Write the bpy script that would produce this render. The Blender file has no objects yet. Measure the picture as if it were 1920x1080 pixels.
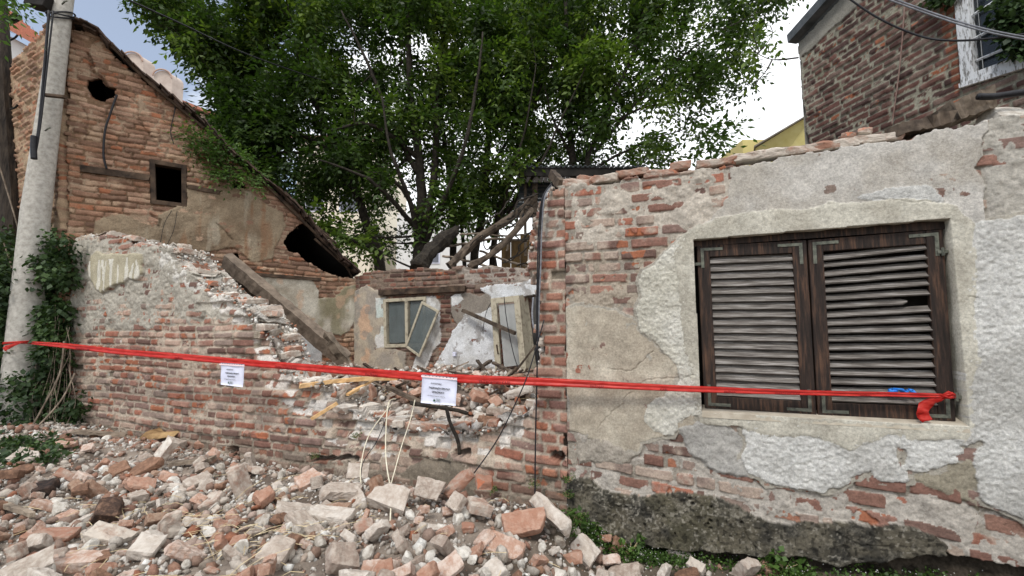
import bpy, bmesh, math, random
import numpy as np
from mathutils import Vector, Matrix, noise as mnoise
R = math.radians
scene = bpy.context.scene
C = scene.collection

# ------------------------------------------------------------------ camera
CAMH = 1.5; FPX = 820.0; PITCH = R(5.2)
cam_d = bpy.data.cameras.new('camera'); cam = bpy.data.objects.new('camera', cam_d); C.objects.link(cam)
cam.location = (0, 0, CAMH); cam.rotation_euler = (R(90) + PITCH, 0, 0)
cam_d.sensor_width = 36; cam_d.lens = FPX / 1920 * 36; cam_d.clip_end = 2000; cam_d.clip_start = 0.05
scene.camera = cam
# ------------------------------------------------------------------ world
SUN_EL, SUN_AZ = R(52), R(-35)      # sun behind the camera's left shoulder
w = bpy.data.worlds.new('World'); scene.world = w; w.use_nodes = True
nt = w.node_tree; nt.nodes.clear()
def N(t, **k):
    n = nt.nodes.new(t)
    for a, b in k.items(): setattr(n, a, b)
    return n
sky = N('ShaderNodeTexSky', sky_type='NISHITA', sun_disc=False, sun_elevation=SUN_EL, sun_rotation=R(215))
tc = N('ShaderNodeTexCoord')
mp = N('ShaderNodeMapping'); mp.inputs['Scale'].default_value = (1, 1, 1.8); nt.links.new(tc.outputs['Generated'], mp.inputs[0])
n1 = N('ShaderNodeTexNoise'); n1.inputs['Scale'].default_value = 3.2; n1.inputs['Detail'].default_value = 7; n1.inputs['Roughness'].default_value = .55
nt.links.new(mp.outputs[0], n1.inputs[0])
sep = N('ShaderNodeSeparateXYZ'); nt.links.new(tc.outputs['Generated'], sep.inputs[0])
mx = N('ShaderNodeMath', operation='MULTIPLY_ADD'); mx.inputs[1].default_value = 1.15; mx.inputs[2].default_value = .36
nt.links.new(sep.outputs[0], mx.inputs[0])
ad = N('ShaderNodeMath', operation='ADD'); nt.links.new(mx.outputs[0], ad.inputs[0]); nt.links.new(n1.outputs[0], ad.inputs[1])
rp = N('ShaderNodeMapRange'); rp.inputs[1].default_value = .28; rp.inputs[2].default_value = .52; rp.inputs[3].default_value = .16; nt.links.new(ad.outputs[0], rp.inputs[0])
sc_ = N('ShaderNodeMixRGB', blend_type='MIX'); sc_.inputs['Color2'].default_value = (10.8, 11.0, 11.3, 1)
nt.links.new(rp.outputs[0], sc_.inputs['Fac']); nt.links.new(sky.outputs[0], sc_.inputs['Color1'])
bg = N('ShaderNodeBackground'); bg.inputs[1].default_value = .1; nt.links.new(sc_.outputs[0], bg.inputs[0])
wo = N('ShaderNodeOutputWorld'); nt.links.new(bg.outputs[0], wo.inputs[0])
sd_ = bpy.data.lights.new('sun', 'SUN'); sd_.energy = 1.5; sd_.angle = R(10); sd_.color = (1, .96, .9)
so = bpy.data.objects.new('sun', sd_); C.objects.link(so); so.rotation_euler = (R(90) - SUN_EL, 0, SUN_AZ)
scene.view_settings.view_transform = 'Standard'; scene.view_settings.look = 'None'
scene.view_settings.exposure = 0.55; scene.view_settings.gamma = 1

# ------------------------------------------------------------------ geometry of the picture -> world planes
cp, sp_ = math.cos(PITCH), math.sin(PITCH)
def ray(px, py):
    a = (px - 960) / FPX; b = -(py - 540) / FPX
    return (a, cp - b * sp_, sp_ + b * cp)
def at(px, py, Y):                       # world point seen at that pixel, Y metres ahead
    d = ray(px, py); k = Y / d[1]
    return Vector((d[0] * k, Y, CAMH + d[2] * k))
def onz(px, py, z):
    d = ray(px, py); k = (z - CAMH) / d[2]
    return Vector((d[0] * k, d[1] * k, z))
class Frame:
    def __init__(s, O, u, n, d=0.0):
        l = math.hypot(*u); s.u = (u[0] / l, u[1] / l); l = math.hypot(*n); s.n = (n[0] / l, n[1] / l)
        s.O = (O[0] + s.n[0] * d, O[1] + s.n[1] * d)
    def px(s, px, py):
        d = ray(px, py)
        den = d[0] * s.n[0] + d[1] * s.n[1]
        k = (s.O[0] * s.n[0] + s.O[1] * s.n[1]) / den
        x, y = d[0] * k, d[1] * k
        return ((x - s.O[0]) * s.u[0] + (y - s.O[1]) * s.u[1], CAMH + d[2] * k)
    def poly(s, pts): return [s.px(*p) for p in pts]
    def P(s, a, z, d=0.0):
        return Vector((s.O[0] + s.u[0] * a + s.n[0] * d, s.O[1] + s.u[1] * a + s.n[1] * d, z))
    def W(s, px, py, d=0.0):
        f = Frame(s.O, s.u, s.n, d); a, z = f.px(px, py); return f.P(a, z)
    def off(s, d): return Frame(s.O, s.u, s.n, d)
UF = (.932, -.362); NF = (-.362, -.932)
FW = Frame((.27, 3.16), UF, NF)                     # street wall
GO = (-5.55, 5.42)
FG = Frame(GO, (.812, .584), (.584, -.812))         # gable wall, runs back into the ruin
FS = Frame(GO, (-.891, .454), (-.454, -.891))       # its left side
FB = Frame((-2.69, 7.476), UF, NF)                  # back wall of the ruined room

# ------------------------------------------------------------------ numpy noise
def _h(ix, iy, seed):
    h = (ix.astype(np.int64) * 374761393 + iy.astype(np.int64) * 668265263 + seed * 974634777) & 0x7fffffff
    h = ((h ^ (h >> 13)) * 1274126177) & 0x7fffffff
    h = h ^ (h >> 16)
    return (h & 0xffffff) / float(0xffffff)
def vn(x, y, seed=0):
    ix = np.floor(x); iy = np.floor(y); fx = x - ix; fy = y - iy
    fx = fx * fx * (3 - 2 * fx); fy = fy * fy * (3 - 2 * fy)
    a = _h(ix, iy, seed); b = _h(ix + 1, iy, seed); c = _h(ix, iy + 1, seed); d = _h(ix + 1, iy + 1, seed)
    return a + (b - a) * fx + (c - a) * fy + (a - b - c + d) * fx * fy
def fbm(x, y, scale, octv=4, seed=0, rough=.5):        # scale in metres; result about -1..1
    t = 0; amp = 1; tot = 0
    for o in range(octv):
        f = 2 ** o / scale
        t = t + amp * (vn(x * f + o * 17.3, y * f + o * 9.1, seed + o) * 2 - 1); tot += amp; amp *= rough
    return t / tot * 1.6
def rnd(i, k=0): return _h(np.asarray(i), np.asarray(i) * 0 + k * 7 + 3, 91 + k)
def ss(a, b, x): t = np.clip((x - a) / (b - a), 0, 1); return t * t * (3 - 2 * t)
def sdpoly(S, Z, poly):
    d = np.full(S.shape, 1e9); ins = np.zeros(S.shape, bool); n = len(poly)
    for i in range(n):
        x0, y0 = poly[i]; x1, y1 = poly[(i + 1) % n]
        ex, ey = x1 - x0, y1 - y0; L = ex * ex + ey * ey + 1e-12
        t = np.clip(((S - x0) * ex + (Z - y0) * ey) / L, 0, 1)
        d = np.minimum(d, (S - x0 - t * ex) ** 2 + (Z - y0 - t * ey) ** 2)
        c = ((y0 > Z) != (y1 > Z)) & (S < (x1 - x0) * (Z - y0) / ((y1 - y0) if abs(y1 - y0) > 1e-12 else 1e-12) + x0)
        ins ^= c
    d = np.sqrt(d); return np.where(ins, d, -d)
def lin(r, g, b):
    f = lambda c: (c / 255 / 12.92) if c <= 10 else ((c / 255 + .055) / 1.055) ** 2.4
    return np.array([f(r), f(g), f(b)])

# ------------------------------------------------------------------ materials
def mat(name):
    m = bpy.data.materials.new(name); m.use_nodes = True
    t = m.node_tree; b = t.nodes['Principled BSDF']; b.inputs['Roughness'].default_value = .9
    if 'Specular IOR Level' in b.inputs: b.inputs['Specular IOR Level'].default_value = .25
    return m, t, b
def nn(t, typ, **k):
    n = t.nodes.new(typ)
    for a, v in k.items(): setattr(n, a, v)
    return n
def noise_node(t, scale, detail=4, rough=.6, coord='Object', stretch=None):
    tc = nn(t, 'ShaderNodeTexCoord'); src = tc.outputs[coord]
    if stretch:
        mpn = nn(t, 'ShaderNodeMapping'); mpn.inputs['Scale'].default_value = stretch
        t.links.new(src, mpn.inputs[0]); src = mpn.outputs[0]
    n = nn(t, 'ShaderNodeTexNoise'); n.inputs['Scale'].default_value = scale; n.inputs['Detail'].default_value = detail; n.inputs['Roughness'].default_value = rough
    t.links.new(src, n.inputs[0]); return n
def masonry_mat(name='weathered_masonry', lo=.55, hi=1.38, bump=1.0):
    m, t, b = mat(name)
    a = nn(t, 'ShaderNodeAttribute', attribute_name='Col'); bm_ = nn(t, 'ShaderNodeAttribute', attribute_name='Bmp')
    n1 = noise_node(t, 70, 8, .8); n2 = noise_node(t, 9, 6, .7)
    def rng(n, l, h_, a0=.3, a1=.7):
        r = nn(t, 'ShaderNodeMapRange'); r.inputs[1].default_value = a0; r.inputs[2].default_value = a1; r.inputs[3].default_value = l; r.inputs[4].default_value = h_
        t.links.new(n.outputs[0], r.inputs[0]); return r
    r1 = rng(n1, lo, hi); r2 = rng(n2, .86, 1.14)
    mu = nn(t, 'ShaderNodeMath', operation='MULTIPLY'); t.links.new(r1.outputs[0], mu.inputs[0]); t.links.new(r2.outputs[0], mu.inputs[1])
    vm = nn(t, 'ShaderNodeVectorMath', operation='SCALE'); t.links.new(a.outputs['Color'], vm.inputs[0]); t.links.new(mu.outputs[0], vm.inputs['Scale'])
    t.links.new(vm.outputs[0], b.inputs['Base Color'])
    n3 = noise_node(t, 95, 6, .85)
    bp = nn(t, 'ShaderNodeBump'); bp.inputs['Distance'].default_value = .013 * bump; t.links.new(n3.outputs[0], bp.inputs['Height'])
    t.links.new(bm_.outputs['Fac'], bp.inputs['Strength']); t.links.new(bp.outputs[0], b.inputs['Normal'])
    return m
def simple_mat(name, col, col2=None, scale=20, rough=.85, stretch=None, bump=.3, bdist=.004, metal=0, detail=5, rnd_amt=0.0, lo=.35, hi=.65):
    m, t, b = mat(name); col2 = col if col2 is None else col2
    n = noise_node(t, scale, detail, .65, stretch=stretch)
    r = nn(t, 'ShaderNodeValToRGB'); r.color_ramp.elements[0].position = lo; r.color_ramp.elements[1].position = hi
    r.color_ramp.elements[0].color = (*col, 1); r.color_ramp.elements[1].color = (*col2, 1)
    t.links.new(n.outputs[0], r.inputs[0]); out = r.outputs[0]
    if rnd_amt:
        oi = nn(t, 'ShaderNodeObjectInfo'); mr = nn(t, 'ShaderNodeMapRange'); mr.inputs[3].default_value = 1 - rnd_amt; mr.inputs[4].default_value = 1 + rnd_amt
        t.links.new(oi.outputs['Random'], mr.inputs[0]); vm = nn(t, 'ShaderNodeVectorMath', operation='SCALE')
        t.links.new(out, vm.inputs[0]); t.links.new(mr.outputs[0], vm.inputs['Scale']); out = vm.outputs[0]
    t.links.new(out, b.inputs['Base Color']); b.inputs['Roughness'].default_value = rough; b.inputs['Metallic'].default_value = metal
    if bump:
        n2 = noise_node(t, scale * 2.2, 5, .7, stretch=stretch)
        bp = nn(t, 'ShaderNodeBump'); bp.inputs['Distance'].default_value = bdist; bp.inputs['Strength'].default_value = bump
        t.links.new(n2.outputs[0], bp.inputs['Height']); t.links.new(bp.outputs[0], b.inputs['Normal'])
    return m
M = {}
M['masonry'] = masonry_mat()
M['debris'] = masonry_mat('debris_surface', .7, 1.25, .8)
M['wood_dark'] = simple_mat('charred_old_wood', lin(38, 30, 25), lin(92, 76, 62), 6, stretch=(1, 1, 1), bump=.8, bdist=.01)
M['wood_grey'] = simple_mat('weathered_grey_wood', lin(84, 74, 64), lin(150, 136, 120), 7, bump=.8, bdist=.01, rnd_amt=.25)
M['wood_beam'] = simple_mat('old_beam_wood', lin(78, 68, 60), lin(136, 122, 108), 9, bump=1, bdist=.012, lo=.25)
M['wood_new'] = simple_mat('split_pale_wood', lin(190, 150, 100), lin(222, 190, 145), 12, bump=.5)
M['wood_brown'] = simple_mat('brown_board', lin(50, 42, 36), lin(98, 86, 74), 9, bump=.6, bdist=.008, rnd_amt=.25)
M['bark'] = simple_mat('tree_bark', lin(34, 30, 27), lin(62, 56, 48), 16, bump=1, bdist=.02)
M['concrete'] = simple_mat('pole_concrete', lin(150, 146, 138), lin(186, 182, 174), 22, bump=.35, detail=8)
M['cable_black'] = simple_mat('black_cable_sheath', lin(24, 24, 28), lin(40, 40, 44), 30, rough=.5, bump=0)
M['cable_grey'] = simple_mat('grey_cable_sheath', lin(96, 98, 104), lin(130, 132, 138), 30, rough=.5, bump=0)
M['cable_cream'] = simple_mat('cream_cable_sheath', lin(204, 196, 172), lin(222, 216, 196), 30, rough=.55, bump=0)
M['dark'] = simple_mat('sooty_boards_and_shade', lin(26, 24, 22), lin(40, 37, 34), 8, bump=.2)  # near-black; also stands in for the unlit room behind the shutters
M['metal'] = simple_mat('painted_steel_bracket', lin(70, 72, 66), lin(116, 118, 106), 25, rough=.55, bump=.2, metal=.3)
M['paper'] = simple_mat('notice_paper', lin(206, 209, 228), lin(220, 223, 238), 5, rough=.8, bump=.5, bdist=.01)
M['ink'] = simple_mat('printed_ink', lin(40, 42, 50), rough=.8, bump=0)
M['ink_green'] = simple_mat('green_ink', lin(30, 74, 44), rough=.8, bump=0)
M['cream_paint'] = simple_mat('peeling_cream_paint', lin(112, 104, 92), lin(176, 168, 148), 14, bump=.5, detail=7, lo=.3, hi=.5)
M['white_paint'] = simple_mat('peeling_white_paint', lin(120, 118, 114), lin(212, 214, 216), 18, bump=.6, detail=7, lo=.4, hi=.5, stretch=(3, 3, .6))
M['blue'] = simple_mat('blue_nitrile', lin(22, 96, 190), lin(70, 150, 226), 40, rough=.4, bump=.6)
M['cardboard'] = simple_mat('damp_cardboard', lin(118, 92, 62), lin(176, 146, 104), 8, bump=.4)
M['straw'] = simple_mat('dry_straw', lin(168, 148, 112), lin(206, 190, 154), 8, bump=0)
M['sheet_metal'] = simple_mat('dark_sheet_metal', lin(30, 36, 40), lin(58, 64, 66), 5, rough=.5, bump=.1)
def tape_mat():
    m, t, b = mat('red_plastic_film'); b.inputs['Base Color'].default_value = (*lin(210, 52, 46), 1); b.inputs['Roughness'].default_value = .3
    n = noise_node(t, 14, 3, .5, stretch=(1, 1, 6)); r = nn(t, 'ShaderNodeValToRGB')
    r.color_ramp.elements[0].position = .35; r.color_ramp.elements[1].position = .65
    r.color_ramp.elements[0].color = (*lin(190, 40, 36), 1); r.color_ramp.elements[1].color = (*lin(222, 76, 66), 1)
    t.links.new(n.outputs[0], r.inputs[0]); t.links.new(r.outputs[0], b.inputs['Base Color'])
    tr = nn(t, 'ShaderNodeBsdfTranslucent'); tr.inputs[0].default_value = (*lin(226, 50, 44), 1)
    mxs = nn(t, 'ShaderNodeMixShader'); mxs.inputs[0].default_value = .3; o = t.nodes['Material Output']; b.inputs['Alpha'].default_value = .8
    t.links.new(b.outputs[0], mxs.inputs[1]); t.links.new(tr.outputs[0], mxs.inputs[2]); t.links.new(mxs.outputs[0], o.inputs[0]); return m
M['tape'] = tape_mat()
def glass_mat(name, tint, rough=.12):
    m, t, b = mat(name); n = noise_node(t, 3, 4, .6); r = nn(t, 'ShaderNodeValToRGB')
    r.color_ramp.elements[0].color = (*(tint * .5), 1); r.color_ramp.elements[1].color = (*(tint * 1.6), 1)
    t.links.new(n.outputs[0], r.inputs[0]); t.links.new(r.outputs[0], b.inputs['Base Color']); b.inputs['Roughness'].default_value = rough
    b.inputs['Specular IOR Level'].default_value = .6; b.inputs['Alpha'].default_value = .6; return m
M['glass'] = glass_mat('dusty_glass', lin(104, 112, 112), .2)
M['glass_milky'] = glass_mat('milky_glass', lin(176, 178, 176), .15)
M['glass_dark'] = glass_mat('dark_glass', lin(40, 46, 50), .08)
def leaf_mat(name, c1, c2, c3, transl=.35):
    m, t, b = mat(name); a = nn(t, 'ShaderNodeAttribute', attribute_name='Col')
    r = nn(t, 'ShaderNodeValToRGB'); e = r.color_ramp.elements; e[0].color = (*c1, 1); e[1].color = (*c3, 1); k = e.new(.55); k.color = (*c2, 1)
    t.links.new(a.outputs['Fac'], r.inputs[0]); t.links.new(r.outputs[0], b.inputs['Base Color']); b.inputs['Roughness'].default_value = .5
    tr = nn(t, 'ShaderNodeBsdfTranslucent'); g = nn(t, 'ShaderNodeVectorMath', operation='MULTIPLY'); g.inputs[1].default_value = (1.3, 1.5, .7)
    t.links.new(r.outputs[0], g.inputs[0]); t.links.new(g.outputs[0], tr.inputs[0])
    mxs = nn(t, 'ShaderNodeMixShader'); mxs.inputs[0].default_value = transl; o = t.nodes['Material Output']
    t.links.new(b.outputs[0], mxs.inputs[1]); t.links.new(tr.outputs[0], mxs.inputs[2]); t.links.new(mxs.outputs[0], o.inputs[0]); return m
M['leaf'] = leaf_mat('tree_leaf', np.array((.020, .038, .009)), np.array((.046, .086, .016)), np.array((.14, .20, .035)))
M['leaf_ivy'] = leaf_mat('ivy_leaf', np.array((.018, .036, .014)), np.array((.036, .066, .022)), np.array((.08, .13, .045)), .2)
M['leaf_weed'] = leaf_mat('weed_leaf', np.array((.035, .065, .016)), np.array((.06, .115, .024)), np.array((.12, .20, .05)), .3)
def shutter_mats():
    out = []
    for nm, a_, b_, c_, st in (('dark_varnished_frame', lin(22, 18, 16), lin(46, 36, 31), lin(98, 72, 56), (9, 9, .8)),
                               ('grey_weathered_slats', lin(50, 46, 43), lin(108, 102, 96), lin(172, 168, 164), (1.2, 1.2, 34))):
        m, t, b = mat(nm); n = noise_node(t, 6, 6, .65, stretch=st); r = nn(t, 'ShaderNodeValToRGB'); e = r.color_ramp.elements
        e[0].position = .3; e[0].color = (*a_, 1); e[1].position = .74; e[1].color = (*c_, 1); k = e.new(.5); k.color = (*b_, 1)
        t.links.new(n.outputs[0], r.inputs[0]); t.links.new(r.outputs[0], b.inputs['Base Color'])
        bp = nn(t, 'ShaderNodeBump'); bp.inputs['Distance'].default_value = .006; bp.inputs['Strength'].default_value = .9
        t.links.new(n.outputs[0], bp.inputs['Height']); t.links.new(bp.outputs[0], b.inputs['Normal']); b.inputs['Roughness'].default_value = .7; out.append(m)
    return out
M['sh_frame'], M['sh_slat'] = shutter_mats()

# ------------------------------------------------------------------ object helpers
WL = {}
def props(o, label=None, cat=None, group=None, kind=None):
    if label: o['label'] = label
    if cat: o['category'] = cat
    if group: o['group'] = group
    if kind: o['kind'] = kind
    return o
def empty(name, loc, label, cat, group=None):
    o = bpy.data.objects.new(name, None); C.objects.link(o); o.location = loc; o.empty_display_size = .1
    WL[o.name] = Vector(loc); return props(o, label, cat, group)
def link_mesh(name, me, mats, parent=None, origin=None, smooth=False):
    o = bpy.data.objects.new(name, me); C.objects.link(o)
    for m in (mats if isinstance(mats, (list, tuple)) else [mats]): me.materials.append(m)
    n = len(me.vertices); co = np.empty(n * 3); me.vertices.foreach_get('co', co); co = co.reshape(-1, 3)
    if parent is not None: org = WL[parent.name]; o.parent = parent
    else:
        org = Vector(origin) if origin is not None else Vector(((co[:, 0].min() + co[:, 0].max()) / 2, (co[:, 1].min() + co[:, 1].max()) / 2, co[:, 2].min()))
        o.location = org
    WL[o.name] = Vector(org); co -= np.array(org); me.vertices.foreach_set('co', co.ravel())
    if smooth: me.polygons.foreach_set('use_smooth', np.ones(len(me.polygons), bool))
    me.update(); return o
def np_mesh(name, V, F, col=None, bmp=None, fac=None):
    me = bpy.data.meshes.new(name); V = np.asarray(V, dtype=np.float64); F = np.asarray(F, dtype=np.int32); k = F.shape[1]
    me.vertices.add(len(V)); me.vertices.foreach_set('co', V.ravel())
    me.loops.add(F.size); me.loops.foreach_set('vertex_index', F.ravel())
    me.polygons.add(len(F)); me.polygons.foreach_set('loop_start', np.arange(0, F.size, k, dtype=np.int32))
    me.polygons.foreach_set('loop_total', np.full(len(F), k, dtype=np.int32))
    me.update(calc_edges=True); me.validate()
    if col is not None:
        a = me.attributes.new('Col', 'FLOAT_COLOR', 'POINT'); c4 = np.ones((len(V), 4)); c4[:, :3] = np.clip(col, 0, 1) if np.ndim(col) == 2 else np.asarray(col)[:, None]
        a.data.foreach_set('color', c4.ravel())
    if bmp is not None:
        a = me.attributes.new('Bmp', 'FLOAT', 'POINT'); a.data.foreach_set('value', np.asarray(bmp, dtype=np.float64))
    return me
class MB:
    def __init__(s): s.v = []; s.f = []; s.m = []
    def add(s, vs, fs, m=0):
        b = len(s.v); s.v += [tuple(v) for v in vs]; s.f += [tuple(i + b for i in f) for f in fs]; s.m += [m] * len(fs)
    def box(s, c, size, rot=None, m=0, jit=0):
        hx, hy, hz = [a / 2 for a in size]; vs = []
        for z in (-hz, hz):
            for x, y in ((-hx, -hy), (hx, -hy), (hx, hy), (-hx, hy)):
                v = Vector((x + random.uniform(-jit, jit), y + random.uniform(-jit, jit), z + random.uniform(-jit, jit)))
                if rot is not None: v = rot @ v
                vs.append(v + Vector(c))
        s.add(vs, [(3, 2, 1, 0), (4, 5, 6, 7), (0, 1, 5, 4), (1, 2, 6, 5), (2, 3, 7, 6), (3, 0, 4, 7)], m)
    def hexa(s, b, t, m=0): s.add(list(b) + list(t), [(3, 2, 1, 0), (4, 5, 6, 7), (0, 1, 5, 4), (1, 2, 6, 5), (2, 3, 7, 6), (3, 0, 4, 7)], m)
    def tube(s, pts, rad, seg=6, m=0, caps=True, rough=0):
        pts = [Vector(p) for p in pts]; n = len(pts); rad = rad if isinstance(rad, (list, tuple)) else [rad] * n
        up = None; rings = []
        for i, p in enumerate(pts):
            t = (pts[min(i + 1, n - 1)] - pts[max(i - 1, 0)]).normalized()
            if up is None: up = Vector((0, 0, 1)) if abs(t.z) < .9 else Vector((1, 0, 0))
            a = t.cross(up); a = a.normalized() if a.length > 1e-6 else t.orthogonal().normalized(); b = a.cross(t).normalized(); up = b
            rings.append([p + (a * math.cos(2 * math.pi * k / seg) + b * math.sin(2 * math.pi * k / seg)) * rad[i] * (1 + random.uniform(-rough, rough)) for k in range(seg)])
        vs = [v for r in rings for v in r]; fs = []
        for i in range(n - 1):
            for k in range(seg):
                k2 = (k + 1) % seg; fs.append((i * seg + k, i * seg + k2, (i + 1) * seg + k2, (i + 1) * seg + k))
        if caps: fs.append(tuple(range(seg - 1, -1, -1))); fs.append(tuple((n - 1) * seg + k for k in range(seg)))
        s.add(vs, fs, m)
    def build(s, name, mats, parent=None, origin=None, smooth=False, bevel=0):
        me = bpy.data.meshes.new(name); me.from_pydata(s.v, [], s.f); me.polygons.foreach_set('material_index', s.m)
        o = link_mesh(name, me, mats, parent, origin, smooth)
        if bevel: md = o.modifiers.new('bevel', 'BEVEL'); md.width = bevel; md.segments = 2; md.limit_method = 'ANGLE'
        return o
def curve_pts(pts, n=8, jit=0):
    pts = [Vector(p) for p in pts]; out = []
    for i in range(len(pts) - 1):
        p0 = pts[max(i - 1, 0)]; p1 = pts[i]; p2 = pts[i + 1]; p3 = pts[min(i + 2, len(pts) - 1)]
        for k in range(n):
            t = k / n
            v = .5 * ((2 * p1) + (p2 - p0) * t + (2 * p0 - 5 * p1 + 4 * p2 - p3) * t * t + (3 * p1 - p0 - 3 * p2 + p3) * t ** 3)
            if jit: v = v + Vector([random.uniform(-jit, jit) for _ in range(3)])
            out.append(v)
    out.append(pts[-1]); return out
def plank(name, a, b, w, th, mt, label=None, cat=None, group=None, parent=None, seg=10, jit=.006, roll=0, taper=1.0, bend=0):
    """A worn board from a to b, rough along its edges."""
    a = Vector(a); b = Vector(b); d = (b - a); L = d.length; d.normalize()
    side = d.cross(Vector((0, 0, 1))); side = side.normalized() if side.length > .01 else Vector((1, 0, 0))
    upv = side.cross(d).normalized(); q = Matrix.Rotation(roll, 3, d); side = q @ side; upv = q @ upv
    mb = MB(); vs = []; fs = []
    for i in range(seg + 1):
        t = i / seg; c = a + d * L * t + upv * bend * math.sin(math.pi * t)
        ww = w / 2 * (1 + (taper - 1) * t); e = 0 if 0 < i < seg else .6 * w
        for sx, sz in ((-1, -1), (0, -1), (1, -1), (1, 1), (0, 1), (-1, 1)):
            vs.append(c + side * sx * (ww + random.uniform(-jit, jit)) + upv * sz * (th / 2 + random.uniform(-jit, jit) * .5) + d * random.uniform(-e, e) * .35)
    for i in range(seg):
        for k in range(6): fs.append((i * 6 + k, i * 6 + (k + 1) % 6, (i + 1) * 6 + (k + 1) % 6, (i + 1) * 6 + k))
    fs.append((5, 4, 3, 2, 1, 0)); fs.append(tuple(seg * 6 + k for k in range(6))); mb.add(vs, fs)
    o = mb.build(name, mt, parent)
    return props(o, label, cat, group) if parent is None else o

# ------------------------------------------------------------------ masonry height-field skin
def bricks(S, Z, rowh, seed, lens=(.25, .25, .12), j=.007, row0=0):
    """distance inside brick, brick id, centre coords."""
    row = np.floor((Z - row0) / rowh).astype(int); d = np.full(S.shape, -1.0); bid = np.zeros(S.shape, int); cs = np.zeros(S.shape)
    for r in np.unique(row):
        rg = random.Random(seed * 1000 + int(r)); m = row == r; s = S[m]
        x = s.min() - .5 - rg.random() * .25; js = [x]
        while x < s.max() + .4:
            x += rg.choice(lens) * rg.uniform(.9, 1.1) + .01; js.append(x)
        js = np.array(js); i = np.searchsorted(js, s) - 1; i = np.clip(i, 0, len(js) - 2)
        zr = (Z[m] - row0) - r * rowh
        ds = np.minimum(s - js[i], js[i + 1] - s); dz = np.minimum(zr, rowh - zr)
        k = .012; h = np.clip(.5 + .5 * (dz - ds) / k, 0, 1); dd = dz * (1 - h) + ds * h - k * h * (1 - h)
        d[m] = dd - j; bid[m] = r * 977 + i + 500000 + seed * 13; cs[m] = (js[i] + js[i + 1]) / 2
    return d, bid, cs, row
PAL_OLD = [lin(148, 104, 86), lin(136, 94, 78), lin(156, 112, 92), lin(138, 108, 96), lin(146, 124, 110), lin(118, 88, 76), lin(162, 98, 72)]
PAL_GABLE = [lin(156, 114, 86), lin(142, 104, 78), lin(170, 130, 102), lin(128, 94, 72), lin(166, 116, 82)]
PAL_DARK = [lin(118, 74, 58), lin(104, 68, 56), lin(130, 84, 66), lin(92, 66, 56), lin(124, 100, 88)]
PAL_MAROON = [lin(106, 68, 58), lin(94, 62, 54), lin(116, 76, 64), lin(88, 62, 56), lin(112, 82, 72)]
def pick(pal, r):
    pal = np.array(pal); pal = (pal * .78 + pal.mean(1, keepdims=True) * .22) * .96; return pal[np.clip((r * len(pal)).astype(int), 0, len(pal) - 1)]
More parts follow.
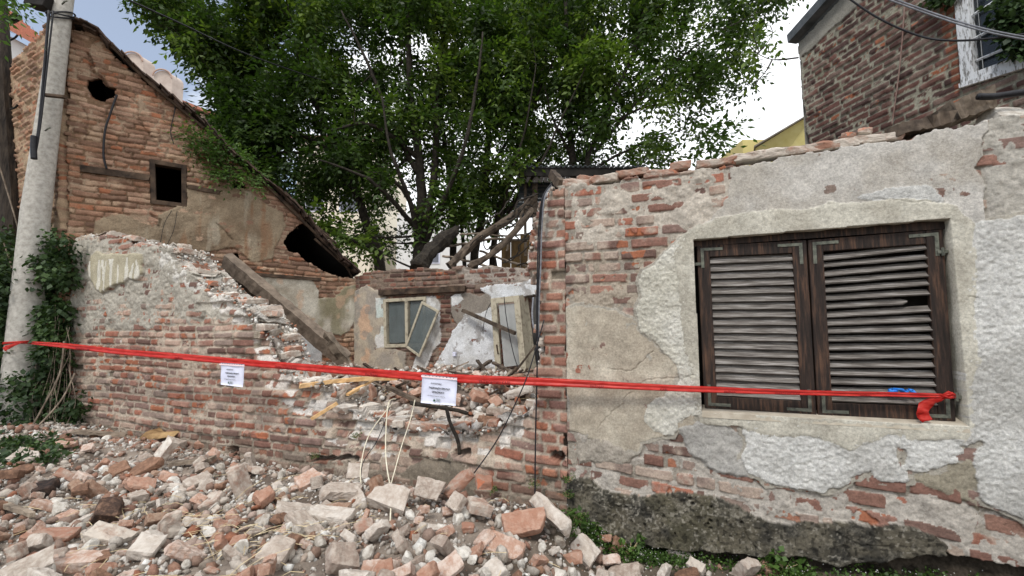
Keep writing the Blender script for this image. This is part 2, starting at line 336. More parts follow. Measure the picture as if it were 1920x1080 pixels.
class Skin:
    def __init__(s, fr, s0, s1, z0, z1, res, seed=1):
        s.fr = fr; s.ns = int((s1 - s0) / res) + 1; s.nz = int((z1 - z0) / res) + 1
        s.S, s.Z = np.meshgrid(np.linspace(s0, s1, s.ns), np.linspace(z0, z1, s.nz)); s.res = res; s.seed = seed
        S, Z = s.S, s.Z
        s.wS = S + fbm(S, Z, .22, 4, seed + 5, .6) * .022 + fbm(S, Z, .04, 2, seed + 7) * .007
        s.wZ = Z + fbm(S, Z, .22, 4, seed + 6, .6) * .022 + fbm(S, Z, .04, 2, seed + 8) * .007
        s.H = np.full(S.shape, -.2); s.Cc = np.zeros(S.shape + (3,)); s.B = np.full(S.shape, .6); s.keep = np.ones(S.shape, bool)
    def put(s, h, col, bmp=.6, mask=None):
        sel = h > s.H
        if mask is not None: sel &= mask
        s.H = np.where(sel, h, s.H); s.Cc[sel] = (np.broadcast_to(col, s.Cc.shape))[sel]; s.B = np.where(sel, bmp, s.B)
        return sel
    def sd(s, pxpoly, warp=True, fr=None):
        p = (fr or s.fr).poly(pxpoly); return sdpoly(s.wS if warp else s.S, s.wZ if warp else s.Z, p)
    def brickwork(s, rowh=.077, pal=PAL_OLD, mortar=lin(150, 140, 126), lens=(.25, .25, .12), joint=.007, relief=.012, depth_jit=.008, sag=None, missing=.0,
                  dust=.35, dustcol=lin(178, 166, 150), mortar_noise=.006, spall=.25, wob=.006, deep=0):
        S, Z, sd0 = s.S, s.Z, s.seed
        S2 = S + fbm(S, Z, .09, 3, sd0 + 20) * wob; Z2 = Z + fbm(S, Z, .12, 3, sd0 + 21) * wob * .8 + fbm(S, Z, .9, 2, sd0 + 22) * .007
        if sag is not None: Z2 = Z2 + sag(S, Z)
        d, bid, cs, row = bricks(S2, Z2, rowh, sd0, lens, joint)
        s.bid, s.bd = bid, d
        r0, r1, r2, r3 = rnd(bid, 1), rnd(bid, 2), rnd(bid, 3), rnd(bid, 4)
        nf = fbm(S, Z, .05, 4, sd0 + 30, .65); nl = fbm(S, Z, .35, 3, sd0 + 31)
        mh = -relief + nf * mortar_noise + nl * mortar_noise * .8
        mc = mortar * (1 + .18 * nf[..., None] + .1 * nl[..., None]); s.put(mh, mc, .9)
        hb = (r0 - .5) * depth_jit * 2 + (S2 - cs) * (r1 - .5) * .05 + nf * .0034
        er = .003 + .009 * rnd(bid, 9)
        hb = hb - relief * 1.2 * (1 - ss(0, 1, d / er)) ** 1.5
        sp = (r2 < spall) & (fbm(S, Z, .09, 3, sd0 + 33) > .12); hb = np.where(sp, hb - .010 - .006 * nf, hb)
        if missing: hb = np.where(r3 < missing, -.07 + nf * .012, hb)
        bc = pick(pal, rnd(bid, 6)) * (.82 + .36 * rnd(bid, 7))[..., None] * (1 + .14 * nf[..., None])
        bc = np.where(sp[..., None], bc * .35 + lin(172, 104, 70) * .62, bc)
        dm = np.clip(ss(.1, .9, fbm(S, Z, .12, 4, sd0 + 40) + (rnd(bid, 8) - .5) * 1.9 + nl * .5) * dust * 1.6, 0, .9)[..., None]
        dm = dm * np.where(sp[..., None], .3, 1); bc = bc * (1 - dm) + dustcol * (1 + .1 * nf[..., None]) * dm
        hb = np.where(d < 0, -1, hb)
        if missing:
            s.H = np.where((r3 < missing) & (d > 0), -.2, s.H)
        s.put(hb, bc, .55)
    def smear(s, level, amp, col, scale=.14, seed=0, region=None, bmp=.9, rough=.6, fine=.003):
        """thick mortar smeared over the bricks where its own relief stands higher"""
        S, Z = s.S, s.Z; h = level + fbm(S, Z, scale, 4, s.seed + 60 + seed, rough) * amp + fbm(S, Z, .03, 2, s.seed + 61 + seed) * fine
        if region is not None: h = h - (1 - np.clip(region, 0, 1)) * .05
        n = fbm(S, Z, .07, 4, s.seed + 70 + seed, .6)[..., None]; s.put(h, col * (1 + .13 * n), bmp)
    def coat(s, pxpoly, level, col, col2=None, bmp=.5, lump=.003, lscale=.25, edge=.02, seed=0, warp=True, fine=0, cscale=.3, holes=(), fr=None, under=False):
        sd = s.sd(pxpoly, warp, fr)
        for hpoly in holes: sd = np.minimum(sd, -s.sd(hpoly, warp, fr))
        S, Z = s.S, s.Z; h = level * .72 * (.86 + .14 * ss(0, edge, sd)) + fbm(S, Z, lscale, 3, s.seed + 80 + seed) * lump + (fbm(S, Z, .017, 2, s.seed + 83 + seed) * fine if fine else 0)
        c1 = np.asarray(col); c2 = c1 * .8 if col2 is None else np.asarray(col2); k = ss(-.5, .6, fbm(S, Z, cscale, 5, s.seed + 90 + seed, .6))[..., None]
        cc = (c1 * (1 - k) + c2 * k) * (1 + .06 * fbm(S, Z, .03, 2, s.seed + 95)[..., None])
        if level > .02 and level < .029 or under:     # the coat below shows as a thin crumbling lip
            lip = (sd > -(.012 + .02 * vn(S * 9, Z * 9, seed + 3))); s.put(np.where(lip, level * .3 + fbm(S, Z, .05, 3, s.seed + 97) * .0025, -9), lin(170, 164, 152) * (1 + .1 * fbm(S, Z, .04, 3, s.seed + 98))[..., None], .8)
        s.put(np.where(sd > 0, h, -9), cc, bmp); return sd
    def cut(s, pxpoly, warp=True, brick=False, fr=None):
        """remove what lies inside"""
        p = (fr or s.fr).poly(pxpoly)
        if warp: sd = sdpoly(s.wS, s.wZ, p)
        else: sd = sdpoly(s.S, s.Z, p)
        s.keep &= sd <= 0
        return sd
    def outline(s, pxpoly, toothed=.03, fr=None):
        sd = sdpoly(s.wS, s.wZ, (fr or s.fr).poly(pxpoly))
        if hasattr(s, 'bid') and toothed: sd = sd + (rnd(s.bid, 15) - .5) * 2 * toothed
        s.keep &= sd > 0; return sd
    def mesh(s, name, T=.42, depths=(.05, .13, .24, .42), jit=.018, sidecol=None, side_mix=.5, offset=0.0):
        k = s.keep; cell = k[:-1, :-1] & k[1:, :-1] & k[:-1, 1:] & k[1:, 1:]
        idx = np.arange(s.ns * s.nz).reshape(s.nz, s.ns)
        a = idx[:-1, :-1][cell]; b = idx[:-1, 1:][cell]; c = idx[1:, 1:][cell]; d = idx[1:, :-1][cell]
        F = np.stack([a, b, c, d], 1)
        u, n, O = s.fr.u, s.fr.n, s.fr.O; S, Z, H = s.S.ravel(), s.Z.ravel(), (s.H + offset).ravel()
        col = s.Cc.reshape(-1, 3); bm_ = s.B.ravel()
        def P(S, Z, H): return np.stack([O[0] + u[0] * S + n[0] * H, O[1] + u[1] * S + n[1] * H, Z], 1)
        V = P(S, Z, H)
        E = np.concatenate([F[:, [0, 1]], F[:, [1, 2]], F[:, [2, 3]], F[:, [3, 0]]]); key = np.sort(E, 1); kk = key[:, 0].astype(np.int64) * (s.ns * s.nz) + key[:, 1]
        uq, inv, cnt = np.unique(kk, return_inverse=True, return_counts=True); BE = E[cnt[inv.ravel()] == 1]
        bv, binv = np.unique(BE, return_inverse=True); binv = binv.reshape(BE.shape); nb = len(bv); base = len(V)
        Vs = [V]; Cs = [col]; Bs = [bm_]; prev = bv; Fs = [F]
        # outward direction roughly
        for di, dep in enumerate(depths):
            ns_ = fbm(S[bv] * 1.0 + Z[bv] * .7, np.full(nb, dep * 3.0 + di), .1, 3, s.seed + 200 + di) * jit; nz_ = fbm(S[bv] - Z[bv] * .6, np.full(nb, dep * 5.0 + di), .1, 3, s.seed + 210 + di) * jit
            if di == len(depths) - 1: pass
            V2 = P(S[bv] + ns_, Z[bv] + nz_, np.full(nb, -dep) + offset); cn = base + di * nb + np.arange(nb)
            q = np.stack([BE[:, 1] * 0 + (bv[binv[:, 1]] if di == 0 else base + (di - 1) * nb + binv[:, 1]), (bv[binv[:, 0]] if di == 0 else base + (di - 1) * nb + binv[:, 0]), cn[binv[:, 0]], cn[binv[:, 1]]], 1)
            Fs.append(q); Vs.append(V2)
            c0 = col[bv]
            if sidecol is not None:
                t = np.clip(fbm(S[bv], np.full(nb, dep * 4), .1, 2, s.seed + 230 + di) * .6 + side_mix, 0, 1)[:, None]; c0 = c0 * (1 - t) + np.asarray(sidecol) * t
            Cs.append(c0); Bs.append(np.full(nb, .9))
        V = np.concatenate(Vs); F = np.concatenate(Fs); col = np.concatenate(Cs); bm_ = np.concatenate(Bs)
        used = np.zeros(len(V), bool); used[F.ravel()] = True; re = np.cumsum(used) - 1
        return np_mesh(name, V[used], re[F], col[used], bm_[used])

# ================================================================== GROUND HEIGHT
def wall_sd(X, Y):
    return ((X - FW.O[0]) * FW.u[0] + (Y - FW.O[1]) * FW.u[1], (X - FW.O[0]) * FW.n[0] + (Y - FW.O[1]) * FW.n[1])
def ground_h(X, Y, detail=True):
    X = np.asarray(X, float); Y = np.asarray(Y, float); s, d = wall_sd(X, Y)
    base = np.interp(s, [-9, -5.7, -4.2, -3.2, -2.3, -1.5, -.77, -.1, .14, .25, .6, .9, 1.2, 1.6, 2.5, 4], [.42, .37, .30, .255, .23, .25, .245, .215, .21, .15, .06, .07, .10, .13, .17, .18])
    heap = np.interp(s, [-7, -5.5, -4, -2, -.3, .35, .8, 3], [.0, .06, .15, .15, .15, .06, .0, .0])
    z = base + heap * ss(0, .5, d) * (1 - ss(1.6, 3.6, d)) - .1 * ss(1.6, 4, d) * 1.0
    far = ss(3.5, 7, d); z = z * (1 - far) + (-.05) * far
    if detail: z = z + (fbm(X, Y, .8, 4, 300) * .05 + fbm(X, Y, .16, 3, 301) * .022) * ss(-1.2, -.1, .9 - s + 0 * d).clip(.25, 1)
    inner = .64 + .30 * ss(-.15, -1.3, d) - .12 * ss(-1.8, -3, d) + (fbm(X, Y, .7, 4, 310) * .09 + fbm(X, Y, .15, 3, 311) * .03 if detail else 0)
    m = (d < -.12) & (s < .05)
    gs = (X - GO[0]) * FG.n[0] + (Y - GO[1]) * FG.n[1]        # in front of gable plane
    bs = (X - FB.O[0]) * FB.n[0] + (Y - FB.O[1]) * FB.n[1]
    m &= (gs > -.1) & (bs > -.1)
    z = np.where(m, inner, z)
    z = np.where((~m) & (d < -.3), .30, z)
    return z
def gz(x, y): return float(ground_h(np.array([x]), np.array([y]))[0])
def ground_px(px, py, z0=.3):
    z = z0
    for _ in range(6):
        p = onz(px, py, z); z = gz(p.x, p.y)
    p.z = z; return p
xs = np.concatenate([-np.geomspace(220, 7.2, 26), np.arange(-7, 3.4, .026), np.geomspace(3.5, 220, 28)])
ys = np.concatenate([-np.geomspace(220, 1, 16), np.arange(-.5, 1.5, .25), np.arange(1.6, 8.6, .026), np.geomspace(8.8, 400, 28)])
X, Y = np.meshgrid(xs, ys); Zg = ground_h(X, Y)
idx = np.arange(X.size).reshape(X.shape); F = np.stack([idx[:-1, :-1], idx[:-1, 1:], idx[1:, 1:], idx[1:, :-1]], -1).reshape(-1, 4)
s_, d_ = wall_sd(X, Y)
k1 = ss(-.4, .5, fbm(X, Y, .25, 5, 320))[..., None]; k2 = ss(-.2, .6, fbm(X, Y, .5, 4, 321) - .9 * ss(.2, -.6, s_ * -1 - .3))[..., None]
gc = lin(150, 138, 126) * (1 - k1) + lin(104, 92, 82) * k1  # dark tone paints in contact shade between the stones
dirt = ss(-.4, .4, s_ + .25 * fbm(X, Y, .4, 3, 322))[..., None]; gc = gc * (1 - .75 * dirt) + lin(84, 74, 60) * .75 * dirt
gr = (ss(-4.9, -5.8, s_ + .4 * fbm(X, Y, .4, 3, 323)))[..., None]; gc = gc * (1 - .7 * gr) + lin(70, 72, 50) * .7 * gr
inn = ((d_ < -.12) & (s_ < .1))[..., None]; gc = np.where(inn, lin(150, 134, 122) * (1 - .4 * k1), gc)
me = np_mesh('ground', np.stack([X, Y, Zg], -1).reshape(-1, 3), F, gc.reshape(-1, 3), np.full(X.size, 1.0))
props(link_mesh('ground', me, M['debris'], origin=(0, 0, 0), smooth=True), kind='structure')

# ================================================================== HOUSE WALL (right, with the shutters)
C_ROUGH = lin(220, 219, 214); C_CEM = lin(190, 186, 173); C_GREY = lin(166, 160, 152); C_PL = lin(58, 55, 49)
sE = FW.px(1066, 600)[0]
sE = FW.px(1061.5, 600)[0]
sk = Skin(FW, sE, 3.25, -.18, 2.85, .0052, 11)
sagf = lambda S, Z: .085 * np.clip(S - .3, 0, 3) * np.clip((1.05 - Z) / .6, 0, 1)
sk.brickwork(.0785, PAL_OLD, lin(158, 150, 138), (.24, .24, .12), .008, .013, .010, sagf, 0, dust=.7, dustcol=lin(170, 154, 140), mortar_noise=.006, spall=.45)
S, Z = sk.S, sk.Z
def reg(pts, soft=.05, s=None, warp=True):
    k = s or sk; return ss(-soft, soft, k.sd(pts, warp))
# pale mortar skim over the upper bricks, pier edge and right end
up = reg([(1060, 320), (1400, 270), (1380, 420), (1290, 470), (1190, 440), (1120, 470), (1062, 480)], .08)
sk.smear(.000, .020, lin(192, 183, 170), .16, 1, up)
up2 = reg([(1060, 470), (1300, 440), (1200, 620), (1060, 620)], .08); sk.smear(-.008, .014, lin(172, 160, 144), .12, 2, up2)
rt = reg([(1836, 200), (1960, 180), (1960, 420), (1836, 420)], .05); sk.smear(.004, .020, lin(184, 179, 169), .16, 3, rt)
low = reg([(1066, 800), (1330, 760), (1420, 900), (1700, 880), (1960, 960), (1960, 1100), (1066, 960)], .06); sk.smear(-.006, .017, lin(182, 175, 165), .13, 4, low)
mid = reg([(1270, 800), (1330, 770), (1400, 810), (1410, 900), (1330, 880), (1290, 850)], .03); sk.smear(.010, .012, lin(174, 171, 165), .2, 5, mid)
pad = reg([(1066, 800), (1110, 810), (1200, 850), (1180, 870), (1080, 870)], .03); sk.smear(.008, .012, lin(168, 160, 148), .2, 6, pad)
crk = reg([(1790, 835), (1830, 850), (1840, 960), (1930, 1000), (1700, 900), (1716, 880)], .03); sk.smear(.008, .010, lin(160, 152, 134), .2, 7, crk)
# grey float coat, top and lower left
G1 = [(1368, 312), (1480, 293), (1560, 276), (1640, 262), (1700, 262), (1745, 240), (1850, 225), (1844, 260), (1848, 289), (1833, 318), (1844, 350), (1840, 392), (1835, 440), (1780, 440), (1600, 430), (1310, 450), (1312, 425), (1345, 402), (1364, 370)]
sk.coat(G1, .014, lin(190, 186, 179), lin(172, 166, 156), bmp=.6, lump=.004, lscale=.1, seed=1)
G2 = [(1060, 580), (1100, 572), (1150, 582), (1200, 602), (1300, 600), (1300, 790), (1262, 812), (1229, 820), (1204, 830), (1191, 844), (1166, 844), (1128, 831), (1090, 814), (1068, 806)]
sk.coat(G2, .015, lin(184, 176, 160), lin(164, 154, 138), bmp=.5, lump=.006, lscale=.14, seed=2, under=True)
# white rough-cast
RL = [(1240, 487), (1205, 510), (1199, 535), (1205, 560), (1197, 582), (1205, 622), (1240, 650), (1270, 680), (1273, 706), (1262, 724), (1245, 740), (1216, 762), (1212, 793), (1229, 811), (1262, 816), (1276, 806), (1275, 790), (1290, 778), (1320, 778), (1320, 440), (1275, 450)]
sk.coat(RL, .024, lin(216, 213, 202), lin(200, 196, 182), bmp=1, lump=.0016, lscale=.06, fine=.0038, seed=3)
RB = [(1392, 796), (1399, 831), (1386, 860), (1402, 885), (1427, 904), (1449, 913), (1490, 913), (1545, 920), (1585, 910), (1600, 890), (1627, 882), (1637, 893), (1673, 903), (1710, 907), (1710, 883), (1757, 880), (1793, 870), (1789, 858), (1803, 853), (1792, 838), (1822, 826), (1830, 780), (1400, 780)]
sk.coat(RB, .024, C_ROUGH, lin(194, 192, 186), bmp=1, lump=.0016, lscale=.06, fine=.0038, seed=4, holes=[[(1687, 840), (1703, 838), (1704, 873), (1690, 876)]])
RR = [(1806, 424), (1860, 414), (1960, 398), (1960, 1010), (1920, 973), (1895, 964), (1857, 947), (1827, 927), (1819, 887), (1818, 850), (1800, 835), (1796, 800), (1800, 600)]
sk.coat(RR, .026, C_ROUGH, lin(196, 194, 188), bmp=1, lump=.002, lscale=.08, fine=.0038, seed=5, holes=[[(1800, 838), (1838, 822), (1846, 834), (1828, 842), (1822, 852), (1802, 850)]])
sk.coat([(1600, 372), (1655, 355), (1735, 350), (1762, 382), (1700, 386), (1640, 378)], .02, C_ROUGH, bmp=1, seed=6, lump=.003)
# smooth cement surround of the window
RING = [(1271, 451), (1290, 434), (1340, 412), (1440, 396), (1560, 386), (1690, 374), (1786, 388), (1818, 424), (1826, 512), (1821, 592), (1829, 673), (1822, 770), (1818, 812), (1797, 828), (1736, 822), (1665, 815), (1589, 838), (1533, 820), (1448, 814), (1386, 797), (1312, 792), (1296, 740), (1292, 673), (1285, 635), (1275, 569), (1264, 503)]
sk.coat(RING, .030, C_CEM, lin(168, 163, 150), bmp=.45, lump=.003, lscale=.3, seed=7, fine=.0012, cscale=.2)
# thin cracks
def crack(k, pts, wdt=.004, dep=.012, col=None):
    p = k.fr.poly(pts); d = np.full(k.S.shape, 9.)
    for i in range(len(p) - 1):
        x0, y0 = p[i]; ex, ey = p[i + 1][0] - x0, p[i + 1][1] - y0; L = ex * ex + ey * ey + 1e-9
        t = np.clip(((k.wS - x0) * ex + (k.wZ - y0) * ey) / L, 0, 1); d = np.minimum(d, np.hypot(k.wS - x0 - t * ex, k.wZ - y0 - t * ey))
    k.H = np.where(d < wdt, k.H - dep, k.H)
# dark damp plinth
PL = [(1060, 900), (1094, 892), (1112, 900), (1134, 916), (1182, 926), (1216, 929), (1229, 921), (1260, 919), (1339, 926), (1355, 929), (1386, 948), (1418, 967), (1449, 979), (1483, 983), (1493, 977), (1573, 972), (1653, 983), (1693, 983), (1727, 997), (1760, 1012), (1768, 1036), (1740, 1040), (1640, 1050), (1567, 1063), (1507, 1045), (1440, 1038), (1386, 1039), (1323, 1030), (1260, 1027), (1213, 1023), (1150, 1011), (1125, 992), (1103, 982), (1060, 950)]
psd = sk.coat(PL, .045, lin(104, 98, 84), lin(58, 56, 51), bmp=1, lump=.009, lscale=.12, seed=8, edge=.01, fine=.003, cscale=.12)
inpl = (psd > 0); mossy = (ss(-.1, .5, fbm(S, Z, .3, 4, 905)) * ss(FW.px(1500, 980)[0], FW.px(1250, 950)[0], S) * inpl)[..., None] * .5; sk.Cc = sk.Cc * (1 - mossy) + lin(92, 88, 66) * mossy
lightn = ss(-.1, .8, fbm(S, Z, .09, 6, 900, .9)) * .62 + ss(.6, 1, 1 - np.abs(fbm(S, Z, .22, 5, 901, .7)) * 9) * .22 * ss(-.2, .5, fbm(S, Z, .2, 3, 902))
sk.Cc = np.where(inpl[..., None], sk.Cc * (1 - lightn[..., None]) + lin(150, 144, 130) * lightn[..., None], sk.Cc)
for (px, py) in [(1294, 931), (1299, 941), (1333, 946), (1266, 995), (1331, 972), (1327, 978), (1245, 966), (1389, 975), (1209, 980), (1332, 986)]:
    a, z = FW.px(px, py); rr = np.hypot(S - a, Z - z); sk.H = np.where(rr < .007 + .004 * vn(S * 60, Z * 60), sk.H - .03, sk.H)
spk = inpl & (vn(S * 75, Z * 75, 7) > .72) & (fbm(S, Z, .16, 4, 911) > -.25); sk.Cc = np.where(spk[..., None], sk.Cc * .45 + lin(176, 170, 156) * .5, sk.Cc)
dk = inpl & (vn(S * 60, Z * 60, 9) > .74); sk.Cc = np.where(dk[..., None], sk.Cc * .45, sk.Cc); sk.H = np.where(dk, sk.H - .003, sk.H)
crack(sk, [(1110, 935), (1150, 950), (1180, 945), (1240, 960)], .003, .008); crack(sk, [(1380, 950), (1400, 1000), (1430, 1030)], .003, .008); crack(sk, [(1560, 990), (1600, 1015), (1660, 1020)], .003, .008)
# rough stone footing under the plinth
foot = reg([(1060, 960), (1110, 985), (1150, 1012), (1323, 1031), (1507, 1046), (1567, 1064), (1640, 1050), (1770, 1036), (1960, 1080), (1960, 1300), (1060, 1200)], .02)
sel = foot > .5; nfz = fbm(S, Z, .14, 5, 950, .65); sk.H = np.where(sel, -.05 + nfz * .05, sk.H)
sk.Cc = np.where(sel[..., None], lin(70, 62, 52) * (1 + .4 * nfz[..., None]), sk.Cc); sk.B = np.where(sel, 1, sk.B)
crack(sk, [(1140, 690), (1180, 700), (1230, 660)], .004, .006); crack(sk, [(1120, 800), (1160, 760), (1215, 715), (1300, 700)], .003, .005)
crack(sk, [(1640, 375), (1700, 380), (1760, 384)], .003, .006); crack(sk, [(1812, 560), (1828, 561)], .003, .006); crack(sk, [(1420, 396), (1430, 430)], .003, .005)
WIN = [(1300, 451), (1776, 412), (1813, 797), (1316, 771)]
TOPW = [(1040, 338), (1062, 338), (1130, 348), (1190, 331), (1280, 322), (1368, 312), (1480, 296), (1560, 281), (1640, 268), (1700, 262), (1745, 243), (1850, 226), (1960, 212), (1960, 1400), (1040, 1400)]
sk.outline(TOPW, .012); sk.cut(WIN, warp=False)
hw = empty('house_wall', FW.P(1.4, 0), 'plastered brick house wall with flaking render around the closed louvred shutters', 'wall')
link_mesh('plastered_masonry', sk.mesh('plastered_masonry', depths=(.06, .12, .2, .34), jit=.006, sidecol=lin(140, 134, 122), side_mix=.3), M['masonry'], hw)

# coping bricks along the top
rg = random.Random(5)
def worn_brick(L=.25, W=.12, H=.065, seed=0, broken=.5, cuts=3, amp=.006):
    """one brick as a bmesh: bed faces mortar coated (slot 1), broken faces raw (slot 2)"""
    r = random.Random(seed); bm = bmesh.new(); bmesh.ops.create_cube(bm, size=1)
    bmesh.ops.scale(bm, vec=(L, W, H), verts=bm.verts)
    for f in bm.faces: f.material_index = 1 if abs(f.normal.z) > .5 and r.random() < .8 else 0
    def cutp(co, no):
        g = bmesh.ops.bisect_plane(bm, geom=bm.verts[:] + bm.edges[:] + bm.faces[:], plane_co=co, plane_no=no, clear_outer=True)
        e = [x for x in g['geom_cut'] if isinstance(x, bmesh.types.BMEdge)]
        if e:
            nf = bmesh.ops.holes_fill(bm, edges=e)['faces']
            for f in nf: f.material_index = 2
    if r.random() < broken:
        cutp((L * r.uniform(-.12, .3), 0, 0), Vector((1, r.uniform(-.5, .5), r.uniform(-.4, .4))).normalized())
    for _ in range(r.randint(1, 4)):
        n = Vector((r.choice((-1, 1)) * r.uniform(.3, 1), r.choice((-1, 1)) * r.uniform(.3, 1), r.uniform(-1, 1))).normalized()
        h = abs(n.x) * L / 2 + abs(n.y) * W / 2 + abs(n.z) * H / 2; cutp(n * h * r.uniform(.66, .92), n)
    bmesh.ops.triangulate(bm, faces=[f for f in bm.faces if len(f.verts) > 4])
    for _ in range(cuts):
        long_e = [e for e in bm.edges if e.calc_length() > .022]
        if not long_e: break
        bmesh.ops.subdivide_edges(bm, edges=long_e, cuts=1, use_grid_fill=True)
        bmesh.ops.triangulate(bm, faces=[f for f in bm.faces if len(f.verts) > 4])
    o = Vector((r.uniform(0, 50), r.uniform(0, 50), 0)); bm.normal_update()
    for v in bm.verts:
        sh = abs(v.calc_shell_factor()) if hasattr(v, 'calc_shell_factor') else 1
        e = (sh - 1.0); k = mnoise.noise((v.co + o) * 11) * amp * 1.5 + mnoise.noise((v.co + o) * 30) * amp + mnoise.noise((v.co + o) * 80) * amp * .6
        v.co += v.normal * (k - min(.006, max(0, e) * .012))
    return bm
def brick_mats():
    out = []
    for nm, cols, sc in (('brick_side', (lin(150, 112, 94), lin(158, 136, 122), lin(186, 176, 164)), 9), ('brick_bed_mortar', (lin(172, 136, 118), lin(180, 168, 156), lin(206, 200, 190)), 10), ('brick_raw_break', (lin(164, 102, 76), lin(166, 124, 104), lin(176, 152, 138)), 14)):
        m, t, b = mat(nm); oi = nn(t, 'ShaderNodeObjectInfo'); tcx = nn(t, 'ShaderNodeTexCoord'); ad = nn(t, 'ShaderNodeVectorMath', operation='ADD')
        ml = nn(t, 'ShaderNodeVectorMath', operation='SCALE'); cmb = nn(t, 'ShaderNodeCombineXYZ')
        for i in range(3): t.links.new(oi.outputs['Random'], cmb.inputs[i])
        t.links.new(cmb.outputs[0], ml.inputs[0]); ml.inputs['Scale'].default_value = 37; t.links.new(tcx.outputs['Object'], ad.inputs[0]); t.links.new(ml.outputs[0], ad.inputs[1])
        n = nn(t, 'ShaderNodeTexNoise'); n.inputs['Scale'].default_value = sc; n.inputs['Detail'].default_value = 8; n.inputs['Roughness'].default_value = .7; t.links.new(ad.outputs[0], n.inputs[0])
        sh = nn(t, 'ShaderNodeMath', operation='MULTIPLY_ADD'); sh.inputs[1].default_value = .34; t.links.new(oi.outputs['Random'], sh.inputs[0]); 
        su = nn(t, 'ShaderNodeMath', operation='SUBTRACT'); su.inputs[1].default_value = .17; t.links.new(n.outputs[0], su.inputs[0]); t.links.new(su.outputs[0], sh.inputs[2])
        r = nn(t, 'ShaderNodeValToRGB'); e = r.color_ramp.elements; e[0].position = .36; e[0].color = (*cols[0], 1); e[1].position = .62; e[1].color = (*cols[2], 1); k = e.new(.48); k.color = (*cols[1], 1)
        t.links.new(sh.outputs[0], r.inputs[0]); t.links.new(r.outputs[0], b.inputs['Base Color'])
        n2 = nn(t, 'ShaderNodeTexNoise'); n2.inputs['Scale'].default_value = 70; n2.inputs['Detail'].default_value = 5; n2.inputs['Roughness'].default_value = .7; t.links.new(ad.outputs[0], n2.inputs[0])
        bp = nn(t, 'ShaderNodeBump'); bp.inputs['Distance'].default_value = .007; bp.inputs['Strength'].default_value = .8; t.links.new(n2.outputs[0], bp.inputs['Height']); t.links.new(bp.outputs[0], b.inputs['Normal'])
        out.append(m)
    return out
BM = brick_mats()
BRICKS = []
for i in range(22):
    bm = worn_brick(seed=100 + i, broken=.85 if i < 16 else .1, L=rg.uniform(.23, .26)); me = bpy.data.meshes.new('broken_brick'); bm.to_mesh(me); bm.free()
    for m in BM: me.materials.append(m)
    BRICKS.append(me)
def variant(nm, mats_):
    out = []
    for me in BRICKS:
        m2 = me.copy(); m2.name = 'broken_brick'; m2.materials.clear()
        for m in mats_: m2.materials.append(m)
        out.append(m2)
    return out
BV = {}
def put_brick(name, loc, rot, me=None, scale=1, parent=None, label=None, cat=None, group=None):
    o = bpy.data.objects.new(name, me or rg.choice(BRICKS)); C.objects.link(o); o.rotation_euler = rot; o.scale = (scale,) * 3 if not isinstance(scale, tuple) else scale
    if parent is not None: o.parent = parent; o.location = Vector(loc) - WL[parent.name]
    else: o.location = loc; props(o, label, cat, group)
    return o
wang = math.atan2(UF[1], UF[0])
cop = [(1185, 320, 0), (1238, 322, 2), (1290, 305, -1), (1345, 300, 0), (1400, 290, 0), (1452, 283, 0), (1510, 275, 1), (1562, 268, 0), (1605, 262, 0), (1652, 254, 1)]
for i, (px, py, t) in enumerate(cop):
    a, z = FW.px(px, py); o = put_brick('coping_brick', FW.P(a, z - .005, -.06), (rg.uniform(-.05, .05), R(-1 + t), wang + rg.uniform(-.04, .04)), BRICKS[16 + i % 6], parent=hw, scale=(.95, .95, .8))
    o2 = put_brick('coping_brick', FW.P(a + .1, z - .01, -.2), (0, 0, wang + 1.57 + rg.uniform(-.1, .1)), BRICKS[i % 16], parent=hw, scale=.9)

